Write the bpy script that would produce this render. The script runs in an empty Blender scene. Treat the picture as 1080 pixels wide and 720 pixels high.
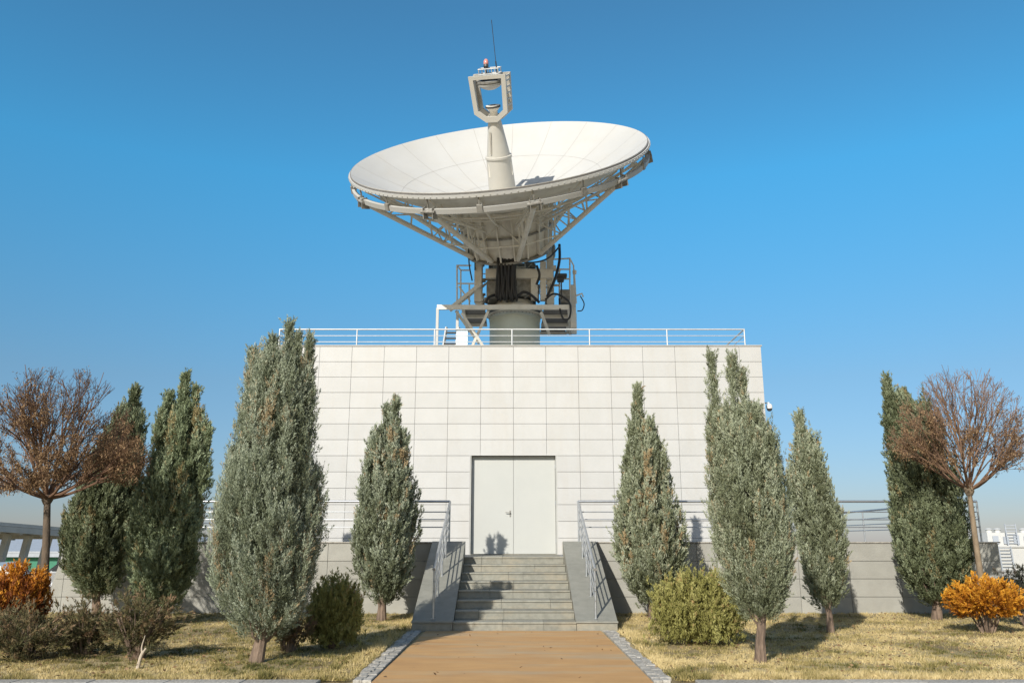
import bpy, math, random
import numpy as np
from mathutils import Vector, Matrix, noise as mnoise

random.seed(7)
RNG = np.random.default_rng(7)
scene = bpy.context.scene
COL = scene.collection
R = math.radians

# ------------------------------------------------------------------ camera frame (also used to survey positions)
FPX, PITCH, EYE = 870.0, R(13.57), 1.65
SP, CP = math.sin(PITCH), math.cos(PITCH)

def at(x, y, Y):
    """world point at ground distance Y that the surveyed photo pixel looks at"""
    u, v = (x - 540) / FPX, (360 - y) / FPX
    t = Y / (CP - v * SP)
    return Vector((u * t, Y, EYE + t * (SP + v * CP)))

def ground_z(x, y):
    s = min(max((y - 23.0) / 45.0, 0), 1)
    s = s * s * (3 - 2 * s)
    return -3.0 * s

# ------------------------------------------------------------------ materials
def new_mat(name):
    m = bpy.data.materials.new(name); m.use_nodes = True
    nt = m.node_tree; nt.nodes.clear()
    out = nt.nodes.new('ShaderNodeOutputMaterial')
    return m, nt, out

def N(nt, typ, **kw):
    n = nt.nodes.new(typ)
    for k, v in kw.items(): setattr(n, k, v)
    return n

def surf(name, col, col2=None, scale=3.0, rough=0.6, metal=0.0, bump=0.0, bscale=40.0, stretch=(1, 1, 1), island=0.0,
         stain=None, stain_scale=1.2, stain_amt=0.5, stain_stretch=(1, 1, 1), spec=0.5):
    m, nt, out = new_mat(name)
    L = nt.links.new
    bs = N(nt, 'ShaderNodeBsdfPrincipled')
    bs.inputs['Roughness'].default_value = rough
    bs.inputs['Metallic'].default_value = metal
    bs.inputs['Specular IOR Level'].default_value = spec
    tc = N(nt, 'ShaderNodeTexCoord')
    mp = N(nt, 'ShaderNodeMapping'); mp.inputs['Scale'].default_value = stretch
    L(tc.outputs['Object'], mp.inputs['Vector'])
    nz = N(nt, 'ShaderNodeTexNoise'); nz.inputs['Scale'].default_value = scale; nz.inputs['Detail'].default_value = 8
    nz.inputs['Roughness'].default_value = 0.62
    L(mp.outputs[0], nz.inputs['Vector'])
    rp = N(nt, 'ShaderNodeValToRGB')
    c2 = col2 or tuple(c * 0.82 for c in col)
    rp.color_ramp.elements[0].position = 0.32; rp.color_ramp.elements[0].color = (*c2, 1)
    rp.color_ramp.elements[1].position = 0.68; rp.color_ramp.elements[1].color = (*col, 1)
    L(nz.outputs['Fac'], rp.inputs['Fac'])
    c = rp.outputs['Color']
    if stain:
        m3 = N(nt, 'ShaderNodeMapping'); m3.inputs['Scale'].default_value = stain_stretch; m3.inputs['Location'].default_value = (3.1, 1.7, 5.3)
        L(tc.outputs['Object'], m3.inputs['Vector'])
        n3 = N(nt, 'ShaderNodeTexNoise'); n3.inputs['Scale'].default_value = stain_scale; n3.inputs['Detail'].default_value = 10
        n3.inputs['Roughness'].default_value = 0.7
        L(m3.outputs[0], n3.inputs['Vector'])
        r3 = N(nt, 'ShaderNodeMapRange'); r3.inputs['From Min'].default_value = 0.48; r3.inputs['From Max'].default_value = 0.72
        r3.inputs['To Max'].default_value = stain_amt
        L(n3.outputs['Fac'], r3.inputs['Value'])
        mx = N(nt, 'ShaderNodeMixRGB'); mx.inputs['Color2'].default_value = (*stain, 1)
        L(r3.outputs[0], mx.inputs['Fac']); L(c, mx.inputs['Color1']); c = mx.outputs['Color']
    if island:
        gi = N(nt, 'ShaderNodeNewGeometry')
        hs = N(nt, 'ShaderNodeHueSaturation')
        mr = N(nt, 'ShaderNodeMapRange'); mr.inputs['To Min'].default_value = 1 - island; mr.inputs['To Max'].default_value = 1 + island * 0.4
        L(gi.outputs['Random Per Island'], mr.inputs['Value']); L(mr.outputs[0], hs.inputs['Value'])
        L(c, hs.inputs['Color']); c = hs.outputs['Color']
    L(c, bs.inputs['Base Color'])
    if bump:
        nb = N(nt, 'ShaderNodeTexNoise'); nb.inputs['Scale'].default_value = bscale; nb.inputs['Detail'].default_value = 6
        L(mp.outputs[0], nb.inputs['Vector'])
        bp = N(nt, 'ShaderNodeBump'); bp.inputs['Strength'].default_value = bump; bp.inputs['Distance'].default_value = 0.02
        L(nb.outputs['Fac'], bp.inputs['Height']); L(bp.outputs[0], bs.inputs['Normal'])
    L(bs.outputs[0], out.inputs[0])
    return m

def leafmat(name, stops, rough=0.65, trans=0.22, nscale=1.5, namt=0.5):
    """colour from the per-leaf 'tint' attribute shifted by a soft noise over the plant"""
    m, nt, out = new_mat(name); L = nt.links.new
    a = N(nt, 'ShaderNodeAttribute'); a.attribute_name = 'tint'
    tc = N(nt, 'ShaderNodeTexCoord')
    nz = N(nt, 'ShaderNodeTexNoise'); nz.inputs['Scale'].default_value = nscale; nz.inputs['Detail'].default_value = 4
    L(tc.outputs['Object'], nz.inputs['Vector'])
    ma = N(nt, 'ShaderNodeMath', operation='MULTIPLY_ADD'); ma.inputs[1].default_value = namt; 
    L(nz.outputs['Fac'], ma.inputs[0]); L(a.outputs['Fac'], ma.inputs[2])
    sb = N(nt, 'ShaderNodeMath', operation='SUBTRACT'); sb.inputs[1].default_value = namt * 0.5
    L(ma.outputs[0], sb.inputs[0])
    rp = N(nt, 'ShaderNodeValToRGB'); cr = rp.color_ramp
    while len(cr.elements) < len(stops): cr.elements.new(0.5)
    for e, (p, c) in zip(cr.elements, stops): e.position = p; e.color = (*c, 1)
    L(sb.outputs[0], rp.inputs['Fac'])
    bs = N(nt, 'ShaderNodeBsdfPrincipled'); bs.inputs['Roughness'].default_value = rough
    bs.inputs['Specular IOR Level'].default_value = 0.3
    L(rp.outputs[0], bs.inputs['Base Color'])
    tr = N(nt, 'ShaderNodeBsdfTranslucent'); L(rp.outputs[0], tr.inputs['Color'])
    mx = N(nt, 'ShaderNodeMixShader'); mx.inputs[0].default_value = trans
    L(bs.outputs[0], mx.inputs[1]); L(tr.outputs[0], mx.inputs[2]); L(mx.outputs[0], out.inputs[0])
    return m

M = {}
M['panel'] = surf('stone_cladding', (0.475, 0.475, 0.465), (0.445, 0.445, 0.43), scale=1.6, rough=0.55, bump=0.12, bscale=60, island=0.05,
                  stain=(0.42, 0.39, 0.34), stain_scale=0.9, stain_amt=0.34, stain_stretch=(3, 3, 0.5))
M['joint'] = surf('cladding_joint', (0.42, 0.41, 0.39), rough=0.9)
M['render'] = surf('side_render', (0.72, 0.70, 0.65), rough=0.8)
M['roofing'] = surf('roof_felt', (0.35, 0.34, 0.32), rough=0.9)
M['cap'] = surf('parapet_cap', (0.42, 0.41, 0.38), rough=0.5)
M['door'] = surf('door_paint', (0.445, 0.455, 0.435), (0.425, 0.435, 0.415), scale=0.8, rough=0.4, stain=(0.5, 0.5, 0.45), stain_amt=0.2, stain_scale=2)
M['doorframe'] = surf('door_frame_paint', (0.40, 0.405, 0.385), rough=0.45)
M['granite'] = surf('granite', (0.285, 0.28, 0.235), (0.20, 0.197, 0.165), scale=9, rough=0.6, bump=0.25, bscale=70, island=0.16,
                    stain=(0.40, 0.33, 0.22), stain_scale=1.6, stain_amt=0.6, stain_stretch=(1, 1, 2.5))
M['granite_dark'] = surf('granite_cheek', (0.235, 0.235, 0.205), (0.19, 0.19, 0.165), scale=6, rough=0.55, bump=0.2, bscale=80, island=0.1,
                         stain=(0.32, 0.31, 0.27), stain_scale=1.3, stain_amt=0.5)
M['wallstone'] = surf('wall_stone', (0.345, 0.34, 0.305), (0.29, 0.285, 0.255), scale=2.5, rough=0.8, bump=0.3, bscale=45, island=0.10,
                      stain=(0.30, 0.285, 0.25), stain_scale=1.0, stain_amt=0.55, stain_stretch=(2, 2, 0.7))
M['kerb'] = surf('kerb_stone', (0.50, 0.47, 0.42), (0.24, 0.225, 0.19), scale=28, rough=0.8, bump=0.4, bscale=50, island=0.22)
M['steel'] = surf('brushed_steel', (0.50, 0.52, 0.54), (0.40, 0.42, 0.44), scale=12, rough=0.38, metal=0.75)
M['galv'] = surf('galvanised_rail', (0.62, 0.63, 0.63), (0.5, 0.51, 0.51), scale=8, rough=0.45, metal=0.3)
M['dish'] = surf('reflector_paint', (0.465, 0.465, 0.45), (0.43, 0.43, 0.415), scale=0.7, rough=0.6, stain=(0.45, 0.42, 0.36), stain_amt=0.4, stain_scale=0.9)
M['dishback'] = surf('reflector_back_paint', (0.74, 0.71, 0.64), (0.66, 0.63, 0.56), scale=2.2, rough=0.55, stain=(0.35, 0.30, 0.24), stain_amt=0.5, stain_scale=2.0)
M['frame'] = surf('antenna_frame_paint', (0.76, 0.73, 0.66), (0.68, 0.65, 0.58), scale=5, rough=0.5, stain=(0.40, 0.34, 0.26), stain_amt=0.35, stain_scale=3)
M['feed'] = surf('feed_paint', (0.48, 0.465, 0.42), (0.45, 0.435, 0.39), scale=2, rough=0.5, stain=(0.5, 0.46, 0.4), stain_amt=0.3, stain_scale=3, stain_stretch=(1, 1, .4))
M['mech'] = surf('machinery_paint', (0.36, 0.35, 0.32), (0.17, 0.165, 0.15), scale=6, rough=0.55, stain=(0.09, 0.075, 0.06), stain_amt=0.8, stain_scale=4)
M['pedestal'] = surf('pedestal_paint', (0.50, 0.54, 0.48), (0.46, 0.50, 0.445), scale=1.5, rough=0.5, stain=(0.4, 0.40, 0.36), stain_amt=0.3, stain_scale=2)
M['grating'] = surf('grating_steel', (0.22, 0.21, 0.20), (0.13, 0.125, 0.12), scale=15, rough=0.7)
M['rubber'] = surf('black_cable', (0.02, 0.02, 0.022), rough=0.45)
M['dark'] = surf('dark_metal', (0.06, 0.06, 0.06), rough=0.5)
M['seam'] = surf('seam_sealant', (0.36, 0.345, 0.32), rough=0.8)
M['beacon'] = surf('beacon_glass', (0.62, 0.26, 0.22), rough=0.25)
M['bluegrey'] = surf('blue_enamel', (0.35, 0.50, 0.62), rough=0.5)
M['path'] = surf('rust_concrete', (0.55, 0.32, 0.125), (0.44, 0.245, 0.095), scale=1.1, rough=0.85, bump=0.5, bscale=90, stretch=(1, 2.2, 1),
                 stain=(0.42, 0.34, 0.225), stain_scale=0.9, stain_amt=0.95, stain_stretch=(0.45, 2.6, 1))
M['road'] = surf('pavement', (0.33, 0.33, 0.32), (0.26, 0.26, 0.25), scale=20, rough=0.9, bump=0.3)
M['bark_red'] = surf('juniper_bark', (0.25, 0.18, 0.13), (0.08, 0.055, 0.04), scale=14, rough=0.9, bump=1.0, bscale=30, stretch=(1, 1, 0.25))
M['bark'] = surf('grey_brown_bark', (0.25, 0.19, 0.125), (0.15, 0.11, 0.07), scale=10, rough=0.9, bump=0.7, bscale=25, stretch=(1, 1, 0.4))
M['bark_dark'] = surf('dark_bark', (0.13, 0.095, 0.065), (0.075, 0.055, 0.038), scale=10, rough=0.9, bump=0.7, bscale=25, stretch=(1, 1, 0.4))
M['twig_dark'] = surf('dark_twig_bark', (0.17, 0.095, 0.055), (0.11, 0.06, 0.035), scale=6, rough=0.8)
M['twig'] = surf('twig_bark', (0.20, 0.12, 0.075), (0.13, 0.075, 0.045), scale=6, rough=0.8)
M['white_wall'] = surf('white_metal_sheet', (0.52, 0.52, 0.50), (0.47, 0.47, 0.455), scale=2, rough=0.6, stain=(0.5, 0.49, 0.46), stain_amt=0.5, stain_stretch=(2, 2, 0.3))
M['greyconc'] = surf('grey_concrete', (0.33, 0.335, 0.335), (0.25, 0.25, 0.25), scale=3, rough=0.85, bump=0.2)
M['shed'] = surf('shed_sheet', (0.36, 0.39, 0.43), rough=0.6)
M['green'] = surf('green_sheet', (0.03, 0.20, 0.12), rough=0.5)
M['carport'] = surf('carport_concrete', (0.50, 0.50, 0.48), (0.40, 0.40, 0.385), scale=2, rough=0.7)
M['carpaint'] = surf('silver_car_paint', (0.45, 0.47, 0.5), rough=0.25, metal=0.5)
M['glass'] = surf('dark_glass', (0.03, 0.035, 0.04), rough=0.08)
M['tyre'] = surf('tyre_rubber', (0.025, 0.025, 0.025), rough=0.8)
M['white'] = surf('white_plastic', (0.75, 0.75, 0.73), rough=0.35)

JUN = [(0.0, (0.09, 0.10, 0.055)), (0.35, (0.19, 0.215, 0.13)), (0.68, (0.345, 0.385, 0.275)), (0.93, (0.45, 0.49, 0.38)), (1.0, (0.40, 0.31, 0.18))]
JUND = [(p, (c[0] * .66, c[1] * .68, c[2] * .56)) for p, c in JUN]
JUNB = [(p, (c[0] * .90, c[1] * .95, c[2] * .80)) for p, c in JUN]
JUNW = [(p, (c[0] * 1.0, c[1] * .98, c[2] * .93)) for p, c in JUN]
M['juniper'] = leafmat('juniper_sprays', JUN)
M['juniper_dark'] = leafmat('deep_green_sprays', JUND)
M['juniper_blue'] = leafmat('bluish_sprays', JUNB)
M['juniper_warm'] = leafmat('olive_sprays', JUNW)
M['globe'] = leafmat('yellow_green_sprays', [(0, (0.15, 0.14, 0.035)), (0.5, (0.30, 0.29, 0.09)), (0.9, (0.42, 0.39, 0.15)), (1, (0.42, 0.27, 0.12))])
M['gold'] = leafmat('golden_sprays', [(0, (0.17, 0.055, 0.012)), (0.35, (0.42, 0.16, 0.02)), (0.7, (0.68, 0.33, 0.03)), (1, (0.80, 0.45, 0.06))], trans=0.3)
M['rust'] = leafmat('rust_orange_sprays', [(0, (0.07, 0.022, 0.010)), (0.4, (0.20, 0.06, 0.018)), (0.68, (0.46, 0.17, 0.022)), (1, (0.68, 0.32, 0.035))], trans=0.3)
M['lowjun'] = leafmat('winter_brown_sprays', [(0, (0.05, 0.045, 0.02)), (0.4, (0.105, 0.105, 0.045)), (0.7, (0.185, 0.14, 0.07)), (1, (0.27, 0.17, 0.10))])
M['darkshrub'] = leafmat('dark_shrub_leaves', [(0, (0.03, 0.035, 0.025)), (0.6, (0.07, 0.075, 0.055)), (1, (0.13, 0.10, 0.08))])
M['dryleaf'] = leafmat('withered_leaves', [(0, (0.11, 0.065, 0.035)), (0.5, (0.24, 0.145, 0.075)), (1, (0.42, 0.28, 0.15))], trans=0.3)
M['grass'] = leafmat('lawn_blades', [(0, (0.085, 0.09, 0.025)), (0.3, (0.20, 0.175, 0.055)), (0.6, (0.43, 0.34, 0.14)), (1, (0.66, 0.53, 0.27))], trans=0.2, nscale=0.7, namt=0.75)

def soil_mat():
    m, nt, out = new_mat('dry_soil'); L = nt.links.new
    tc = N(nt, 'ShaderNodeTexCoord')
    nz = N(nt, 'ShaderNodeTexNoise'); nz.inputs['Scale'].default_value = 0.6; nz.inputs['Detail'].default_value = 12; nz.inputs['Roughness'].default_value = 0.7
    L(tc.outputs['Object'], nz.inputs['Vector'])
    rp = N(nt, 'ShaderNodeValToRGB')
    cr = rp.color_ramp; cr.elements.new(0.5)
    for e, (p, c) in zip(cr.elements, [(0.35, (0.17, 0.125, 0.06)), (0.52, (0.33, 0.26, 0.13)), (0.68, (0.47, 0.38, 0.20))]):
        e.position = p; e.color = (*c, 1)
    L(nz.outputs['Fac'], rp.inputs['Fac'])
    n2 = N(nt, 'ShaderNodeTexNoise'); n2.inputs['Scale'].default_value = 35; n2.inputs['Detail'].default_value = 5
    L(tc.outputs['Object'], n2.inputs['Vector'])
    bp = N(nt, 'ShaderNodeBump'); bp.inputs['Strength'].default_value = 0.8; bp.inputs['Distance'].default_value = 0.03
    L(n2.outputs['Fac'], bp.inputs['Height'])
    bs = N(nt, 'ShaderNodeBsdfPrincipled'); bs.inputs['Roughness'].default_value = 0.95
    L(rp.outputs[0], bs.inputs['Base Color']); L(bp.outputs[0], bs.inputs['Normal']); L(bs.outputs[0], out.inputs[0])
    return m
M['soil'] = soil_mat()

# ------------------------------------------------------------------ object helpers
LOC = {}
def tag(o, label=None, cat=None, group=None, kind=None):
    if label: o['label'] = label
    if cat: o['category'] = cat
    if group: o['group'] = group
    if kind: o['kind'] = kind
    return o

def empty(name, loc, label, cat, group=None):
    o = bpy.data.objects.new(name, None); COL.objects.link(o)
    o.location = loc; o.empty_display_size = 0.3
    LOC[o.name] = Vector(loc)
    return tag(o, label, cat, group)

def link(name, me, parent=None, origin=None):
    o = bpy.data.objects.new(name, me); COL.objects.link(o)
    if parent is not None:
        o.parent = parent; LOC[o.name] = LOC[parent.name]
    else:
        o.location = origin if origin is not None else (0, 0, 0)
        LOC[o.name] = Vector(o.location)
    return o

class MB:
    def __init__(s): s.v = []; s.f = []
    def add(s, vs, fs):
        k = len(s.v); s.v += [tuple(v) for v in vs]; s.f += [tuple(k + i for i in f) for f in fs]; return s
    def box(s, a, b, ch=0.0):
        x0, y0, z0 = [min(a[i], b[i]) for i in range(3)]; x1, y1, z1 = [max(a[i], b[i]) for i in range(3)]
        if ch <= 0:
            return s.add([(x0, y0, z0), (x1, y0, z0), (x1, y1, z0), (x0, y1, z0), (x0, y0, z1), (x1, y0, z1), (x1, y1, z1), (x0, y1, z1)],
                         [(0, 3, 2, 1), (4, 5, 6, 7), (0, 1, 5, 4), (1, 2, 6, 5), (2, 3, 7, 6), (3, 0, 4, 7)])
        c = ch; vs = []
        for (z, i) in ((z0, c), (z0 + c, 0), (z1 - c, 0), (z1, c)):
            vs += [(x0 + i, y0 + i, z), (x1 - i, y0 + i, z), (x1 - i, y1 - i, z), (x0 + i, y1 - i, z)]
        fs = [(0, 3, 2, 1), (12, 13, 14, 15)]
        for l in range(3):
            for j in range(4):
                a_, b_ = l * 4 + j, l * 4 + (j + 1) % 4
                fs.append((a_, b_, b_ + 4, a_ + 4))
        return s.add(vs, fs)
    def bar(s, p, q, w, h, up=(0, 0, 1)):
        p, q = Vector(p), Vector(q); d = (q - p).normalized(); up = Vector(up)
        if abs(d.dot(up)) > .98: up = Vector((0, 1, 0))
        a = d.cross(up).normalized() * w / 2; b = a.cross(d).normalized() * h / 2
        vs = [p - a - b, p + a - b, p + a + b, p - a + b, q - a - b, q + a - b, q + a + b, q - a + b]
        return s.add(vs, [(0, 1, 2, 3), (7, 6, 5, 4), (0, 4, 5, 1), (1, 5, 6, 2), (2, 6, 7, 3), (3, 7, 4, 0)])
    def tube(s, pts, r, n=8, caps=True):
        pts = [Vector(p) for p in pts]; rs = r if isinstance(r, (list, tuple)) else [r] * len(pts)
        ref = None; vs = []
        for i, p in enumerate(pts):
            d = (pts[min(i + 1, len(pts) - 1)] - pts[max(i - 1, 0)]).normalized()
            if ref is None:
                ref = d.orthogonal().normalized()
            ref = (ref - d * ref.dot(d)).normalized(); o = d.cross(ref)
            for j in range(n):
                t = 2 * math.pi * j / n
                vs.append(p + (ref * math.cos(t) + o * math.sin(t)) * rs[i])
        fs = []
        for i in range(len(pts) - 1):
            for j in range(n):
                a, b = i * n + j, i * n + (j + 1) % n
                fs.append((a, b, b + n, a + n))
        if caps:
            fs.append(tuple(range(n - 1, -1, -1))); fs.append(tuple((len(pts) - 1) * n + j for j in range(n)))
        return s.add(vs, fs)
    def lathe(s, prof, org, ax=(0, 0, 1), n=48, x=None, closed=False):
        """prof: (radius, height along axis)"""
        org, ax = Vector(org), Vector(ax).normalized()
        x = Vector(x) if x is not None else ax.orthogonal().normalized(); y = ax.cross(x)
        vs, fs = [], []
        for (r, h) in prof:
            for j in range(n):
                t = 2 * math.pi * j / n
                vs.append(org + ax * h + (x * math.cos(t) + y * math.sin(t)) * r)
        m = len(prof)
        for i in range(m if closed else m - 1):
            for j in range(n):
                a, b = i * n + j, i * n + (j + 1) % n
                c, d = ((i + 1) % m) * n + (j + 1) % n, ((i + 1) % m) * n + j
                fs.append((a, b, c, d))
        return s.add(vs, fs)
    def prism(s, poly, off):
        off = Vector(off); n = len(poly); poly = [Vector(p) for p in poly]
        vs = poly + [p + off for p in poly]
        return s.add(vs, [tuple(range(n - 1, -1, -1)), tuple(range(n, 2 * n))] + [(i, (i + 1) % n, (i + 1) % n + n, i + n) for i in range(n)])
    def build(s, name, mat, parent=None, origin=None, smooth=False, fix=True):
        o = Vector(origin) if origin is not None else (LOC[parent.name] if parent is not None else Vector((0, 0, 0)))
        me = bpy.data.meshes.new(name)
        me.from_pydata([(v[0] - o.x, v[1] - o.y, v[2] - o.z) for v in s.v], [], s.f)
        me.materials.append(mat)
        if fix:
            import bmesh
            bm = bmesh.new(); bm.from_mesh(me); bmesh.ops.recalc_face_normals(bm, faces=bm.faces); bm.to_mesh(me); bm.free()
        if smooth:
            me.shade_smooth()
            try: me.set_sharp_from_angle(angle=R(38))
            except Exception: pass
        me.update()
        return link(name, me, parent, None if parent is not None else o)

def curve_pts(pts, n=8):
    pts = [Vector(p) for p in pts]; out = []
    P = [pts[0] * 2 - pts[1]] + pts + [pts[-1] * 2 - pts[-2]]
    for i in range(1, len(P) - 2):
        for k in range(n):
            t = k / n
            out.append(0.5 * ((2 * P[i]) + (P[i + 1] - P[i - 1]) * t + (2 * P[i - 1] - 5 * P[i] + 4 * P[i + 1] - P[i + 2]) * t * t
                              + (3 * P[i] - P[i - 1] - 3 * P[i + 1] + P[i + 2]) * t ** 3))
    out.append(pts[-1]); return out

def quad_cloud(name, base, d, length, width, tint, mat, parent=None, origin=(0, 0, 0), tri=False, bend=0.12):
    """many small leaf-sized faces in one mesh; base,d: (n,3) arrays in world units"""
    n = len(base)
    rnd = RNG.normal(size=(n, 3)); side = np.cross(d, rnd); side /= np.linalg.norm(side, axis=1)[:, None] + 1e-9
    nrm = np.cross(side, d)
    o = np.array(LOC[parent.name] if parent is not None else origin)
    b = base - o
    L = length[:, None]; W = width[:, None] * 0.5
    tip = b + d * L + nrm * L * bend * RNG.normal(size=(n, 1))
    if tri:
        V = np.stack([b - side * W, b + side * W, tip], 1); k = 3
    else:
        mid = b + d * L * 0.42
        V = np.stack([b, mid + side * W, tip, mid - side * W], 1); k = 4
    me = bpy.data.meshes.new(name)
    me.vertices.add(n * k); me.loops.add(n * k); me.polygons.add(n)
    me.vertices.foreach_set('co', V.reshape(-1).astype(np.float32))
    me.loops.foreach_set('vertex_index', np.arange(n * k, dtype=np.int32))
    me.polygons.foreach_set('loop_start', np.arange(0, n * k, k, dtype=np.int32))
    me.polygons.foreach_set('loop_total', np.full(n, k, dtype=np.int32))
    at_ = me.attributes.new('tint', 'FLOAT', 'POINT')
    at_.data.foreach_set('value', np.repeat(tint, k).astype(np.float32))
    me.materials.append(mat); me.update(calc_edges=True); me.validate()
    return link(name, me, parent, None if parent is not None else origin)

def unit(a): return a / (np.linalg.norm(a, axis=-1, keepdims=True) + 1e-9)

def plume_cloud(pb, pd, pl, pr, ptint, per, leaf, wid, spread=0.42, tj=0.09, shell=0.35):
    """leaf sprays gathered into pointed upright tufts: bases pb, unit dirs pd, lengths pl, radii pr"""
    n = len(pb); idx = np.repeat(np.arange(n), per); m = len(idx)
    t = RNG.random(m) ** 0.85
    a = unit(np.cross(pd, RNG.normal(size=(n, 3)))); b = np.cross(pd, a)
    th = RNG.random(m) * 2 * np.pi
    prof = np.minimum(1, 0.45 + t * 2.2) * np.clip(1.03 - t ** 1.25, 0.03, 1)
    rad = pr[idx] * (shell + (1 - shell) * np.sqrt(RNG.random(m))) * prof
    lat = a[idx] * np.cos(th)[:, None] + b[idx] * np.sin(th)[:, None]
    base = pb[idx] + pd[idx] * (pl[idx] * t)[:, None] + lat * rad[:, None]
    d = unit(pd[idx] + lat * spread * (0.4 + RNG.random(m))[:, None] + RNG.normal(size=(m, 3)) * 0.20)
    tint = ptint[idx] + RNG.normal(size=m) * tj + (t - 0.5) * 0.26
    return base, d, leaf * (0.6 + 0.8 * RNG.random(m)), wid * (0.6 + 0.8 * RNG.random(m)), tint

def tufted(pb, pd, pl, pr, pt, ntuft, per, leaf, wid, tl=0.17, tr=0.036):
    """plumes carry tufts, tufts carry leaf sprays"""
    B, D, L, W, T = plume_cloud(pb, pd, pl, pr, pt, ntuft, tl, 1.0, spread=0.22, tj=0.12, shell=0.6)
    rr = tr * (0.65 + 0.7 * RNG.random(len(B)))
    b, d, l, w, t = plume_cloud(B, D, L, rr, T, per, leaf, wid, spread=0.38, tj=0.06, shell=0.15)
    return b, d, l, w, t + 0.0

def sil(rows, Y):
    """outline rows (y, xl, xr) surveyed at distance Y -> arrays z, cx, r from top to bottom"""
    z, c, r = [], [], []
    for (y, xl, xr) in rows:
        p, q = at(xl, y, Y), at(xr, y, Y)
        z.append(p.z); c.append((p.x + q.x) / 2); r.append((q.x - p.x) / 2)
    o = np.argsort(z); return np.array(z)[o], np.array(c)[o], np.array(r)[o]

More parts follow.
